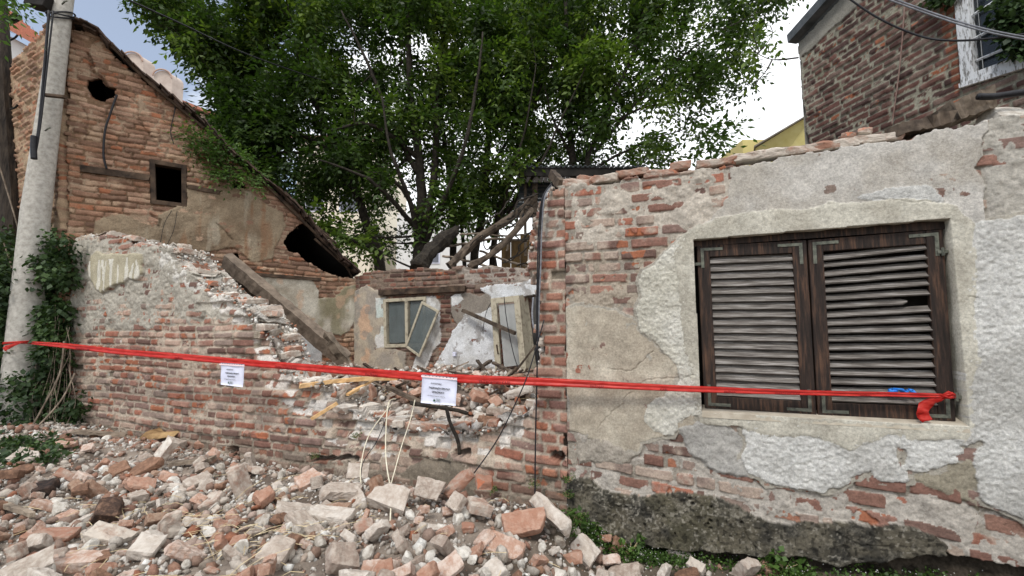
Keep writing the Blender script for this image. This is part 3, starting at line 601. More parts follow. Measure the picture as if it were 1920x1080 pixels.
# ------------------------------------------------------------------ shutters
W2 = FW.off(-.065)
def wp(s_, z, d=0): return W2.P(s_, z, d)
def bil(q, u, v):      # corners TL TR BR BL in (s,z)
    a = [q[0][i] + (q[1][i] - q[0][i]) * u for i in (0, 1)]; b = [q[3][i] + (q[2][i] - q[3][i]) * u for i in (0, 1)]
    return (a[0] + (b[0] - a[0]) * v, a[1] + (b[1] - a[1]) * v)
def shutter(q, closed, seed, label, skew):
    r = random.Random(seed); sh = empty('shutter', wp(*bil(q, .5, 1)), None, None); sh.parent = hw; sh.location = sh.location - WL[hw.name]
    if label: sh['label'] = label
    wd = math.dist(q[0], q[1]); ht = math.dist(q[0], q[3]); mb = MB(); sw = .075 / wd; rh = .075 / ht
    def bar(u0, v0, u1, v1, d0=0, d1=.034):
        c = [bil(q, u0, v1), bil(q, u1, v1), bil(q, u1, v0), bil(q, u0, v0)]
        mb.hexa([wp(*c[0], d0), wp(*c[1], d0), wp(*c[1], d1), wp(*c[0], d1)], [wp(*c[3], d0), wp(*c[2], d0), wp(*c[2], d1), wp(*c[3], d1)])
    bar(0, 0, sw, 1); bar(1 - sw, 0, 1, 1); bar(sw, 0, 1 - sw, rh * 1.0, .001, .032); bar(sw, 1 - rh, 1 - sw, 1, .001, .032)
    mb.build('frame', M['sh_frame'], sh, bevel=.004)
    mb = MB(); n = 18; z0 = rh; z1 = 1 - rh; pitch = (z1 - z0) / n
    for i in range(n):
        v = z0 + (i + .5) * pitch; ang = R(closed[0] + r.uniform(-closed[1], closed[1])); tw = r.uniform(-1, 1) * skew * .004 + (skew * .010 * (1 - i / n) if skew > .5 else 0)
        w_ = .0255 if skew < .5 else .0245; seg = 14; vs = []; fs = []; u_end = 1 - sw + .004; cutoff = 1.0
        if skew > .5 and i == 6: cutoff = .80
        for k in range(seg + 1):
            t = k / seg; tt = t * cutoff; u = sw - .004 + (u_end - sw + .004) * tt; a, z = bil(q, u, v); z += tw * (t - .5) * 2 + mnoise.noise(Vector((t * 2.2 + i * 7, seed, 0))) * .0012 * (1 + skew)
            da = math.cos(ang) * w_; dz = math.sin(ang) * w_; ww = 1 + mnoise.noise(Vector((t * 6, i * 3.1, seed))) * .07
            if cutoff < 1 and k == seg: ww = .2
            th = .0045; cx = .012
            for (e, f) in ((1, 1), (1, -1), (-1, -1), (-1, 1)):   # e: outer(lower)/inner(upper) edge, f: face
                vs.append(wp(a, z - e * dz * ww + f * th * math.cos(ang), cx + e * da * ww + f * th * math.sin(ang)))
        for k in range(seg):
            for j in range(4): fs.append((k * 4 + j, k * 4 + (j + 1) % 4, (k + 1) * 4 + (j + 1) % 4, (k + 1) * 4 + j))
        fs += [(3, 2, 1, 0), (seg * 4, seg * 4 + 1, seg * 4 + 2, seg * 4 + 3)]; mb.add(vs, fs)
    mb.build('louvres', M['sh_slat'], sh)
    for (cu, cv) in ((0, 0), (1, 0), (0, 1), (1, 1)):
        if cu == 0 and cv == 1 and seed == 2 and False: continue
        mb = MB(); Lh = .13; Lv = .13; t_ = .018; su = 1 if cu == 0 else -1; sv = 1 if cv == 0 else -1
        def q_(us, vs_): return bil(q, cu + su * (us / wd), cv + sv * (vs_ / ht))
        for (a0, b0, a1, b1) in ((.022, .016, .022 + Lh, .016 + t_), (.022, .016 + t_ + .0005, .022 + t_, .016 + Lv)):
            c = [q_(a0, b0), q_(a1, b0), q_(a1, b1), q_(a0, b1)]; mb.hexa([wp(*p, .034) for p in c], [wp(*p, .037) for p in c])
        for (a0, b0) in ((.05, .025), (.1, .025), (.14, .025), (.031, .06), (.031, .1), (.031, .137)):
            p = q_(a0, b0); mb.tube([wp(*p, .036), wp(*p, .0395)], .0055, 8)
        mb.build('corner_bracket', M['metal'], sh)
    return sh
pL = lambda px, py: W2.px(px, py)
shutter([pL(1306, 463), pL(1509, 452), pL(1528, 776), pL(1321, 763)], (56, 3), 1, 'left shutter leaf with its slats nearly closed', .3)
shutter([pL(1512, 452), pL(1762, 432), pL(1786, 788), pL(1531, 777)], (38, 5), 2, 'right shutter leaf with gaping crooked slats, one snapped', 1.0)
mb = MB()
for (px, py) in ((1303, 497), (1765, 474), (1790, 742)):
    a, z = W2.px(px, py); mb.box(wp(a, z, .04), (.07, .012, .018), Matrix.Rotation(wang, 3, 'Z')); mb.tube([wp(a - .012, z - .022, .045), wp(a - .012, z + .022, .045)], .008, 8)
mb.build('shutter_hinge', M['metal'], hw)
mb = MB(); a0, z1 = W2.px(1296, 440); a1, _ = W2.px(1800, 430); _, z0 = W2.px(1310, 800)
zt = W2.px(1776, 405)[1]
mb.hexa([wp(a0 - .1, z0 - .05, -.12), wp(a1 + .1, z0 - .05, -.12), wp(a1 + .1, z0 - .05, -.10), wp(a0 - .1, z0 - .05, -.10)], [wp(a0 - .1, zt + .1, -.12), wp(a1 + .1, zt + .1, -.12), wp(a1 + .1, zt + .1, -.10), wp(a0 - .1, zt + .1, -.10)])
mb.build('dark_room_stand_in', M['dark'], hw)  # near-black panel added in place of the unlit room behind the slats
mb = MB()      # outer frame head behind the leaves
q = [pL(1300, 447), pL(1778, 410), pL(1778, 430), pL(1300, 464)]
mb.hexa([wp(*q[3], -.01), wp(*q[2], -.01), wp(*q[2], .03), wp(*q[3], .03)], [wp(*q[0], -.01), wp(*q[1], -.01), wp(*q[1], .03), wp(*q[0], .03)])
mb.build('window_head_frame', M['sh_frame'], hw)
for nm_, pts in (('sill_bed', None),):
    mb = MB(); p0 = FW.px(1316, 772); p1 = FW.px(1813, 799)
    mb.hexa([FW.P(p0[0], p0[1] - .03, .024), FW.P(p1[0], p1[1] - .03, .024), FW.P(p1[0], p1[1] - .03, -.1), FW.P(p0[0], p0[1] - .03, -.1)], [FW.P(p0[0], p0[1] + .002, .02), FW.P(p1[0], p1[1] + .002, .02), FW.P(p1[0], p1[1] + .028, -.1), FW.P(p0[0], p0[1] + .028, -.1)])
    mb.build('sill', simple_mat('sill_cement', lin(160, 150, 134), lin(184, 176, 160), 14, bump=.7), hw)
# blue glove pushed between two slats
mb = MB(); a, z = W2.px(1681, 730)
for i in range(9):
    t = i / 8; mb.tube([wp(a - .055 + .11 * t + rg.uniform(-.004, .004), z + rg.uniform(-.006, .010), .045 + rg.uniform(-.008, .012)), wp(a - .055 + .11 * t + rg.uniform(-.02, .03), z + rg.uniform(-.010, .006), .056 + rg.uniform(-.008, .012)), wp(a - .05 + .1 * t + rg.uniform(-.02, .02), z + rg.uniform(-.010, .010), .05)], [.004, .010, .005], 7, rough=.3)
props(mb.build('rubber_glove', M['blue'], smooth=True), 'crumpled blue rubber glove stuck between the slats of the right shutter', 'glove')

# ================================================================== RUINED STREET WALL WITH THE PIER
sL = FW.px(126, 600)[0]; sR = FW.px(1060.5, 600)[0]
sk = Skin(FW, sL - .25, sR, -.05, 2.75, .0085, 23)
sagl = lambda S, Z: .02 * np.sin(S * 1.3) * np.clip((1.2 - Z), 0, 1) + .008 * np.sin(S * 3.1 + 1)
S, Z = sk.S, sk.Z
sk.brickwork(.077, PAL_OLD, lin(178, 164, 148), (.25, .25, .12, .12), .0095, .013, .012, sagl, 0.012, dust=.62, dustcol=lin(176, 154, 138), mortar_noise=.010, spall=.34, wob=.005)
# pier bricks are brighter and cleaner, the lowest courses grey with damp
pier = reg([(1004, 330), (1062, 330), (1068, 900), (1008, 860)], .02, sk)[..., None]
isb = (sk.bd > 0)[..., None]
sk.Cc = np.where(isb, sk.Cc * (1 - .5 * pier) + pick([lin(158, 98, 72), lin(168, 106, 76), lin(148, 92, 74), lin(162, 126, 108), lin(138, 88, 72)], rnd(sk.bid, 6)) * .5 * pier, sk.Cc)
damp = ss(.52, .30, Z + .12 * fbm(S, Z, .3, 3, 400) - .0 * S)[..., None] * (rnd(sk.bid, 20) * .5 + .5)[..., None]
sk.Cc = sk.Cc * (1 - .6 * damp) + lin(96, 90, 78) * .6 * damp
# lower face bulges and overhangs, some courses stand proud
proud = (rnd(sk.bid // 977, 3) - .5) * .03 * ss(1.0, .6, Z); sk.H = np.where(sk.bd > 0, sk.H + proud, sk.H)
# left: thick grey skim high on the wall
lg = reg([(118, 440), (330, 455), (420, 520), (440, 560), (420, 600), (330, 612), (250, 622), (140, 628), (118, 628)], .10, sk)
sk.smear(.006, .022, lin(172, 166, 154), .15, 1, lg, fine=.005)
lg2 = reg([(118, 600), (440, 560), (560, 640), (600, 690), (430, 690), (250, 650), (118, 650)], .10, sk); sk.smear(-.014, .016, lin(168, 158, 142), .13, 2, lg2, fine=.004)
wh = reg([(290, 455), (345, 465), (360, 520), (450, 545), (530, 600), (570, 680), (520, 680), (480, 620), (420, 585), (370, 580), (300, 520)], .08, sk)
sk.smear(.000, .028, lin(206, 202, 194), .12, 3, wh, fine=.007)
pm = reg([(985, 330), (1064, 330), (1064, 500), (985, 500)], .05, sk); sk.smear(-.010, .022, lin(178, 170, 158), .11, 4, pm, fine=.004)
bm1 = reg([(740, 880), (850, 850), (905, 930), (900, 1000), (740, 1000)], .05, sk); sk.smear(.014, .014, lin(128, 118, 104), .25, 5, bm1)
bm2 = reg([(700, 830), (1000, 820), (1000, 900), (700, 900)], .08, sk); sk.smear(-.018, .016, lin(166, 146, 130), .14, 6, bm2)
# hanging sheet of old render near the top left
SH = [(176, 482), (188, 472), (205, 478), (225, 476), (250, 474), (274, 477), (273, 500), (270, 518), (262, 525), (247, 522), (240, 532), (220, 536), (207, 543), (196, 549), (184, 540), (175, 524), (171, 505)]
ssd = sk.coat(SH, .062, lin(176, 168, 146), lin(160, 152, 130), bmp=.6, lump=.006, lscale=.2, seed=9)
stk = (ssd > 0) & (fbm(S * 6, Z, .35, 3, 410) > .22) & (Z < FW.px(220, 495)[1] + .05); sk.Cc = np.where(stk[..., None], lin(206, 202, 190), sk.Cc)
# broken edges step back into the wall
TOPL = [(90, 446), (128, 452), (150, 441), (198, 440), (236, 446), (243, 458), (262, 462), (285, 466), (303, 460), (322, 466), (330, 482), (332, 498), (350, 508), (368, 524), (384, 542), (390, 556), (412, 554), (440, 568), (456, 582), (468, 598), (484, 616), (500, 648), (508, 668), (520, 690), (540, 716), (580, 724), (618, 728), (634, 772), (690, 790), (780, 806), (897, 814), (932, 800), (950, 788), (1000, 772), (1008, 740), (1004, 700), (1014, 640), (1008, 600), (1014, 560), (1004, 520), (988, 500), (992, 470), (1004, 440), (1002, 410), (1012, 380), (1030, 352), (1066, 344), (1066, 1400), (90, 1400)]
tsd = sk.outline(TOPL, .028)
back = ss(.34, .0, tsd + (rnd(sk.bid, 17) - .5) * .16) * ss(FW.px(330, 500)[0], FW.px(470, 560)[0], S) * ss(FW.px(1010, 700)[0], FW.px(960, 700)[0], S)
sk.H = sk.H - back * .13 * (.4 + .9 * rnd(sk.bid, 18)) * (sk.bd > -1)
frsh = (back > .35) & (fbm(S, Z, .09, 4, 420) > -.05 - .4 * (rnd(sk.bid, 19) > .75)); sk.Cc = np.where((frsh & (rnd(sk.bid, 21) < .55))[..., None], lin(208, 202, 194) * (1 + .1 * fbm(S, Z, .04, 3, 421))[..., None], sk.Cc)
# undercut hole low down and a broken niche
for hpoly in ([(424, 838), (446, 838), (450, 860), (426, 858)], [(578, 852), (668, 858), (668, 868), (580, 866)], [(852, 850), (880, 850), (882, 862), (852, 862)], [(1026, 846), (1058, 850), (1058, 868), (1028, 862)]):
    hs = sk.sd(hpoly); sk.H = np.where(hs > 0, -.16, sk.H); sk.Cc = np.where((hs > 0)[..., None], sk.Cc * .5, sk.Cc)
# ragged, stepped left end
lend = FW.px(126, 600)[0] + .20 * ss(.95, .55, Z) + .0; sk.keep &= S > lend + (rnd(sk.bid // 977, 5) - .5) * .05
rw = empty('ruined_wall', FW.P(-2.5, 0), 'collapsed low street wall of bare old bricks, rising to a broken pier beside the plastered wall', 'wall')
link_mesh('broken_brickwork', sk.mesh('broken_brickwork', depths=(.05, .12, .2, .3, .42), jit=.05, sidecol=lin(200, 192, 182), side_mix=.7), M['masonry'], rw)
# crumbled core on top of the wall: mortar lumps and broken bricks set in it
tp = FW.poly([p for p in TOPL[2:-3]])
def lump_mesh(i, r_=.05, amp=.4, sub=2, sq=.6):
    bm = bmesh.new(); bmesh.ops.create_icosphere(bm, subdivisions=sub, radius=r_)
    for v in bm.verts:
        k = 1 + amp * mnoise.noise(v.co / r_ * .9 + Vector((i * 7.7, 0, 0))) + amp * .4 * mnoise.noise(v.co / r_ * 2.3 + Vector((0, i * 3.7, 0)))
        v.co *= k; v.co.z *= sq
    r = random.Random(i + 50)
    for _ in range(3):
        n = Vector((r.uniform(-1, 1), r.uniform(-1, 1), r.uniform(-1, 1))).normalized()
        for v in bm.verts:
            e = v.co.dot(n) - r_ * .55
            if e > 0: v.co -= n * e
    me = bpy.data.meshes.new('mortar_chunk'); bm.to_mesh(me); bm.free(); return me
def chunk_mat(name, a, b_, c_):
    m, t, b = mat(name); oi = nn(t, 'ShaderNodeObjectInfo'); n = noise_node(t, 22, 7, .7); ad = nn(t, 'ShaderNodeMath', operation='MULTIPLY_ADD'); ad.inputs[1].default_value = .3
    su = nn(t, 'ShaderNodeMath', operation='SUBTRACT'); su.inputs[1].default_value = .15; t.links.new(n.outputs[0], su.inputs[0]); t.links.new(oi.outputs['Random'], ad.inputs[0]); t.links.new(su.outputs[0], ad.inputs[2])
    r = nn(t, 'ShaderNodeValToRGB'); e = r.color_ramp.elements; e[0].position = .3; e[0].color = (*a, 1); e[1].position = .7; e[1].color = (*c_, 1); k = e.new(.5); k.color = (*b_, 1)
    t.links.new(ad.outputs[0], r.inputs[0]); t.links.new(r.outputs[0], b.inputs['Base Color'])
    n2 = noise_node(t, 80, 5, .75); bp = nn(t, 'ShaderNodeBump'); bp.inputs['Distance'].default_value = .008; bp.inputs['Strength'].default_value = .9
    t.links.new(n2.outputs[0], bp.inputs['Height']); t.links.new(bp.outputs[0], b.inputs['Normal']); return m
M['chunk'] = chunk_mat('mortar_lump', lin(150, 140, 128), lin(186, 180, 170), lin(216, 212, 204))
CH = []
for i in range(12):
    me = lump_mesh(i); me.materials.append(M['chunk']); CH.append(me)
rg = random.Random(77)
mbc = []
Vc = []; Fc = []; Cl = []; base = 0
tmpl = []
for me in CH[:8]:
    v = np.array([v.co[:] for v in me.vertices]); f = np.array([p.vertices[:] for p in me.polygons]); tmpl.append((v, f))
def scatter_mesh(name, pts, sizes, cols, seed, flat=.8):
    r = np.random.RandomState(seed); Vs = []; Fs = []; Cs = []; b = 0
    small = []
    for k in range(8):
        bm = bmesh.new(); bmesh.ops.create_icosphere(bm, subdivisions=1, radius=1); 
        for v in bm.verts: v.co *= .65 + .6 * random.Random(k * 99 + v.index).random()
        vv = np.array([v.co[:] for v in bm.verts]); ff = np.array([[v.index for v in f.verts] for f in bm.faces]); bm.free(); small.append((vv, ff))
    for i in range(len(pts)):
        v, f = small[i % 8]; A = r.normal(size=(3, 3)); q, _ = np.linalg.qr(A); v = v * np.array([1, r.uniform(.5, 1), r.uniform(.3, .8)]); v = v @ q.T * sizes[i]
        Vs.append(v + pts[i]); Fs.append(f + b); b += len(v); Cs.append(np.repeat(cols[i][None], len(v), 0))
    V = np.concatenate(Vs); return np_mesh(name, V, np.concatenate(Fs), np.concatenate(Cs), np.full(len(V), .8))
# mortar lumps bonded to the broken top of the wall (part)
pts = []; rr_ = np.random.RandomState(3)
for i in range(len(tp) - 1):
    (a0, z0), (a1, z1) = tp[i], tp[i + 1]; L = math.hypot(a1 - a0, z1 - z0)
    for _ in range(int(L * 420)):
        t = rr_.rand(); pts.append((a0 + (a1 - a0) * t, z0 + (z1 - z0) * t, -rr_.rand() * .45 - .02))
P3 = np.array([tuple(FW.P(a, z - .005 + rr_.normal() * .008, d)) for a, z, d in pts]); n_ = len(P3)
colp = np.array([lin(210, 204, 196), lin(188, 178, 166), lin(170, 120, 96), lin(222, 220, 214), lin(178, 168, 156)])
link_mesh('crumbled_mortar', scatter_mesh('crumbled_mortar', P3, .009 + .024 * rr_.rand(n_) ** 2.2, colp[rr_.randint(0, 5, n_)], 4), M['debris'], rw)
# bricks still standing on the broken top
for i in range(len(tp) - 1):
    (a0, z0), (a1, z1) = tp[i], tp[i + 1]; L = math.hypot(a1 - a0, z1 - z0)
    for _ in range(int(L * 9 + rg.random())):
        t = rg.random(); a = a0 + (a1 - a0) * t; z = z0 + (z1 - z0) * t; vert = abs(z1 - z0) > abs(a1 - a0)
        dd = rg.uniform(-.38, -.12) if a < FW.px(600, 700)[0] or a > FW.px(990, 700)[0] else rg.uniform(-.4, -.05)
        sgn = (1 if a < -1.5 else -1)
        put_brick('loose_top_brick', FW.P(a - (.03 * sgn if vert else 0), z + .012, dd), (rg.uniform(-.12, .12), rg.uniform(-.12, .12), wang + rg.choice((0, 1.57)) + rg.uniform(-.2, .2)), parent=rw, scale=rg.uniform(.8, 1))

# ================================================================== GABLE HOUSE
hg = empty('gable_house', FG.P(1.5, .3), 'tall derelict brick gable building with a square empty window and slumped dark roof edge', 'house')
sk = Skin(FG, -.55, 4.35, .2, 5.5, .0125, 37)
S, Z = sk.S, sk.Z
sagg = lambda S, Z: .02 * np.sin(S * 2.2 + 1.0) + .02 * np.sin(Z * 3)
sk.brickwork(.074, PAL_GABLE, lin(128, 104, 82), (.26, .26, .26, .13), .006, .020, .012, sagg, .006, dust=.55, dustcol=lin(176, 150, 126), mortar_noise=.008, spall=.25, wob=.012)
st_ = ss(.1, .8, fbm(S, Z, .7, 4, 500))[..., None] * .3; sk.Cc = sk.Cc * (1 - st_) + lin(112, 84, 66) * st_
gp = reg([(420, 210), (520, 330), (640, 500), (560, 520), (420, 420), (380, 330)], .2, sk)[..., None]; sk.Cc = sk.Cc * (1 - .35 * gp) + lin(120, 96, 82) * .35 * gp
sk.smear(-.026, .022, lin(164, 142, 120), .3, 1, None, fine=.004)
# old brown plaster in the middle
P1 = [(177, 430), (180, 415), (200, 405), (233, 403), (270, 418), (293, 423), (300, 400), (330, 388), (352, 376), (345, 352), (400, 352), (432, 345), (470, 362), (500, 385), (528, 398), (537, 423), (527, 447), (517, 467), (513, 486), (470, 492), (447, 468), (417, 466), (377, 474), (345, 480), (333, 473), (250, 470), (180, 460)]
k = sk.coat(P1, .016, lin(150, 134, 112), lin(124, 106, 86), bmp=.9, lump=.008, lscale=.15, seed=2, fine=.003, cscale=.5)
streak = ss(.1, .7, fbm(S * 4, Z * .7, .5, 4, 510, .6))[..., None] * (k > 0)[..., None] * .5; sk.Cc = sk.Cc * (1 - streak) + lin(176, 168, 150) * streak
rust = ss(.25, .8, fbm(S * 5 + 3, Z * .6, .5, 3, 512))[..., None] * (k > 0)[..., None] * .55; sk.Cc = sk.Cc * (1 - rust) + lin(138, 96, 66) * rust
# plaster of the vanished room
P2 = [(336, 512), (430, 508), (500, 516), (582, 522), (594, 540), (600, 560), (626, 560), (645, 538), (668, 536), (672, 560), (666, 600), (655, 622), (640, 630), (622, 626), (612, 640), (605, 650), (600, 760), (336, 760)]
k = sk.coat(P2, .018, lin(196, 190, 176), lin(158, 148, 132), bmp=.45, lump=.006, lscale=.2, seed=3, cscale=.35)
gm = ss(.0, .6, fbm(S * 2, Z * .8, .5, 4, 520))[..., None] * (k > 0)[..., None] * reg([(590, 520), (680, 520), (680, 640), (590, 640)], .1, sk)[..., None] * .7; sk.Cc = sk.Cc * (1 - gm) + lin(124, 118, 88) * gm
pk = (ss(.3, .5, fbm(S, Z, .3, 4, 521)) * (k > 0))[..., None] * .6; sk.Cc = sk.Cc * (1 - pk) + lin(190, 160, 134) * pk
bluew = reg([(480, 540), (560, 600), (640, 690), (640, 760), (480, 760)], .05, sk)[..., None] * (k > 0)[..., None]; sk.Cc = sk.Cc * (1 - bluew * .8) + lin(196, 198, 200) * bluew * .8
crack(sk, [(520, 545), (545, 590), (560, 620)], .006, .01); crack(sk, [(408, 418), (420, 432), (436, 452)], .008, .02); crack(sk, [(165, 100), (170, 130), (200, 160)], .02, .05); crack(sk, [(283, 400), (300, 412), (298, 425)], .012, .03)
crack(sk, [(240, 185), (260, 200), (262, 230), (280, 250)], .007, .02); crack(sk, [(330, 170), (328, 210), (318, 250)], .007, .02); crack(sk, [(150, 190), (165, 215), (162, 260)], .006, .02)
PROF = [(128, 52), (140, 52), (160, 57), (182, 66), (215, 98), (250, 133), (300, 174), (345, 208), (383, 238), (410, 268), (440, 298), (480, 330), (520, 362), (560, 398), (600, 444), (640, 490), (672, 516), (672, 1400), (116, 1400), (120, 640)]
sk.outline(PROF, .02)
sk.cut([(164, 151), (186, 147), (196, 158), (217, 168), (214, 182), (196, 188), (172, 182)]); sk.cut([(434, 342), (460, 346), (460, 354), (436, 352)])
sk.cut([(598, 412), (560, 424), (540, 445), (534, 456), (546, 470), (572, 486), (596, 504), (640, 520), (700, 524), (700, 470), (650, 470), (620, 440)])
sk.cut([(281, 301), (349, 312), (349, 388), (284, 380)], warp=False)
sk.cut([(420, 478), (446, 478), (452, 496), (424, 500)])
link_mesh('gable_brickwork', sk.mesh('gable_brickwork', depths=(.04, .09), jit=.02, sidecol=lin(84, 62, 48), side_mix=.8), M['masonry'], hg)  # dark side colour puts shade into the reveals of the wall holes
sk = Skin(FS, 0, 1.9, .2, 5.5, .016, 41)
sk.brickwork(.074, PAL_GABLE, lin(150, 128, 104), (.26, .26, .13), .010, .022, .02, None, .01, dust=.45, dustcol=lin(170, 142, 116), mortar_noise=.01, spall=.3, wob=.015)
sk.smear(-.012, .024, lin(172, 148, 122), .3, 1, None)
sk.outline([(72, 175), (84, 138), (100, 114), (128, 96), (160, 60), (200, 50), (200, 1400), (22, 1400), (26, 600)], .03)
sme = sk.mesh('side_brickwork', depths=(.1, .26), jit=.03, sidecol=lin(120, 90, 70)); so_ = link_mesh('side_brickwork', sme, M['masonry'], hg)
for v in sme.vertices:
    zz = v.co.z + WL[hg.name].z
    if zz > 1.4: v.co.x -= FG.u[0] * .088 * (zz - 1.4); v.co.y -= FG.u[1] * .088 * (zz - 1.4)
# roof slab behind the gable, sagging with it
pr = FG.poly(PROF[1:-3]); nb = (-FG.n[0], -FG.n[1])
mb = MB(); vs = []
for (a, z) in pr:
    for dp in (.03, -5.2):
        for dz in (.02, .09): vs.append(FG.P(a, z + dz - (.0 if dp > 0 else .4), dp))
for i in range(len(pr) - 1):
    b0 = i * 4; b1 = b0 + 4; mb.v
    mb.f += [(b0, b1, b1 + 2, b0 + 2), (b0 + 1, b0 + 3, b1 + 3, b1 + 1), (b0, b0 + 1, b1 + 1, b1), (b0 + 2, b1 + 2, b1 + 3, b0 + 3)]; mb.m += [0] * 4
mb.v = [tuple(v) for v in vs]
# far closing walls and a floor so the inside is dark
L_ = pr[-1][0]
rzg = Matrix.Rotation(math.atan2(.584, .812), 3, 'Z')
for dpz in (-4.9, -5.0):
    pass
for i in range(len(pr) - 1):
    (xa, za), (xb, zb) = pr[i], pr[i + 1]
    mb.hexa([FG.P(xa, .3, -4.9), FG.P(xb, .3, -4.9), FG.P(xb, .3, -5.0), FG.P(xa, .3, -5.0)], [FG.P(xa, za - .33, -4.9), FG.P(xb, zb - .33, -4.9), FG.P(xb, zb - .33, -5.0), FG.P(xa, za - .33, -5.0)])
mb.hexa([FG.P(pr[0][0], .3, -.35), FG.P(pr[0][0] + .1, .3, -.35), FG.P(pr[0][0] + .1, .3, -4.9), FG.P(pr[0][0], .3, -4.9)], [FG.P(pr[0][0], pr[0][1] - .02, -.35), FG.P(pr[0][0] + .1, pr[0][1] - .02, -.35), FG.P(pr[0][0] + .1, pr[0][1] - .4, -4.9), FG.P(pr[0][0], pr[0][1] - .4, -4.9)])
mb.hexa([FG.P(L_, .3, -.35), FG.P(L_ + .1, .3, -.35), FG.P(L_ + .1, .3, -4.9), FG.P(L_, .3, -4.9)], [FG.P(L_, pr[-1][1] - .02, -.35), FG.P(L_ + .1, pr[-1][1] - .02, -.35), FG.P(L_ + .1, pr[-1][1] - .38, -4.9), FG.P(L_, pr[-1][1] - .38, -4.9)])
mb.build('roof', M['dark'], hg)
# broken tiles and battens along the verge
rg = random.Random(9); mb = MB()
for i in range(len(pr) - 1):
    (a0, z0), (a1, z1) = pr[i], pr[i + 1]; L = math.hypot(a1 - a0, z1 - z0); n = max(1, int(L / .13)); ang = math.atan2(z1 - z0, a1 - a0)
    for k in range(n):
        t = (k + .5) / n; c = FG.P(a0 + (a1 - a0) * t, z0 + (z1 - z0) * t + .045 + rg.uniform(-.012, .012), rg.uniform(-.02, .06))
        rot = Matrix.Rotation(math.atan2(.584, .812), 3, 'Z') @ Matrix.Rotation(-ang + .1 + rg.uniform(-.09, .09), 3, 'Y')
        mb.box(c, (.19, .3, .022), rot, jit=.008)
        if rg.random() < .6: mb.box(c + Vector((0, 0, -.035)), (.17 * rg.uniform(.5, 1), .2, .03), rot @ Matrix.Rotation(rg.uniform(-.1, .1), 3, 'Y'), jit=.01)
mb.build('verge_tiles', simple_mat('sooty_clay_tile', lin(42, 36, 32), lin(96, 78, 68), 12, bump=.6, bdist=.01), hg)
mb = MB(); (a0, z0), (a1, z1) = pr[2], pr[7]
mb.tube([FG.P(a0 + .05, z0 - .02, .06), FG.P((a0 + a1) / 2, (z0 + z1) / 2 - .06, .07), FG.P(a1, z1 - .04, .06)], [.028, .026, .022], 7, rough=.15)
mb.build('verge_timber', M['wood_dark'], hg); mb = MB(); (a0, z0), (a1, z1) = pr[10], pr[14]; mb.tube([FG.P(a0, z0 - .0, .05), FG.P(a1, z1 + .02, .05)], [.03, .02], 7, rough=.2); mb.build('verge_timber', M['wood_dark'], hg)
for t in range(7):
    (a0, z0) = pr[11 + t % 5]; mb = MB(); mb.tube([FG.P(a0 + rg.uniform(-.1, .2), z0 - .05, .03), FG.P(a0 + rg.uniform(.3, .6), z0 - rg.uniform(.3, .6), rg.uniform(-.3, .1))], .018, 5, rough=.3); mb.build('broken_batten', M['wood_dark'], hg)

# ragged tiles on the side wall top
mb = MB()
for (px, py) in ((42, 118), (50, 104), (58, 98), (66, 92), (76, 88), (86, 84), (96, 76), (36, 140), (108, 60)):
    mb.box(FS.W(px, py + 8, -.0), (.13, .12, .04), Matrix.Rotation(rg.uniform(0, 3), 3, 'Z') @ Matrix.Rotation(rg.uniform(-.4, .4), 3, 'X'), jit=.02)
mb.build('eave_tiles', simple_mat('lichen_tile', lin(60, 48, 40), lin(112, 94, 76), 12, bump=.6), hg)
# empty window frame
def frame_on(fr, q, wd, d0, d1, name, mt, parent, mull=()):
    """q: TL TR BR BL px corners. wd metres"""
    p = [fr.px(*c) for c in q]; W_ = math.dist(p[0], p[1]); Hh = math.dist(p[0], p[3]); mb = MB(); u = wd / W_; v = wd / Hh
    def bar(u0, v0, u1, v1):
        c = [bil(p, u0, v1), bil(p, u1, v1), bil(p, u1, v0), bil(p, u0, v0)]
        mb.hexa([fr.P(*c[0], d0), fr.P(*c[1], d0), fr.P(*c[1], d1), fr.P(*c[0], d1)], [fr.P(*c[3], d0), fr.P(*c[2], d0), fr.P(*c[2], d1), fr.P(*c[3], d1)])
    bar(0, 0, u, 1); bar(1 - u, 0, 1, 1); bar(u, 0, 1 - u, v); bar(u, 1 - v, 1 - u, 1)
    for m_ in mull: bar(m_ - u * .5, v, m_ + u * .5, 1 - v)
    return mb.build(name, mt, parent, bevel=.004)
frame_on(FG, [(280, 298), (350, 310), (350, 390), (283, 382)], .06, -.12, .015, 'window_frame', M['wood_dark'], hg)
for (p0, p1, th) in (((150, 316), (281, 334), .085), ((352, 350), (412, 362), .06)):
    a = FG.W(*p0, .0); b = FG.W(*p1, .0); o = plank('timber_tie', a, b, .05, th, M['wood_dark'], parent=hg, roll=0)
mb = MB(); mb.tube(curve_pts([FG.W(219, 178, .03), FG.W(206, 215, .05), FG.W(197, 245, .06), FG.W(194, 290, .05), FG.W(200, 316, .04)], 6), .013, 6)
mb.build('hanging_cable', M['cable_black'], hg)
mb = MB(); mb.tube(curve_pts([FG.W(318, 172, .05), FG.W(328, 200, .05), FG.W(320, 245, .03), FG.W(326, 270, .02)], 6), .006, 5); mb.tube(curve_pts([FG.W(300, 460, .03), FG.W(308, 420, .04), FG.W(322, 395, .03)], 6), .004, 4); mb.tube(curve_pts([FG.W(312, 462, .03), FG.W(326, 430, .04), FG.W(332, 395, .03)], 6), .004, 4)
mb.build('thin_wire', M['cable_black'], hg)
# lintel line between the old storey and the room
plank('wall_plate_timber', FG.W(336, 504, .01), FG.W(600, 524, .01), .06, .05, M['wood_dark'], parent=hg)

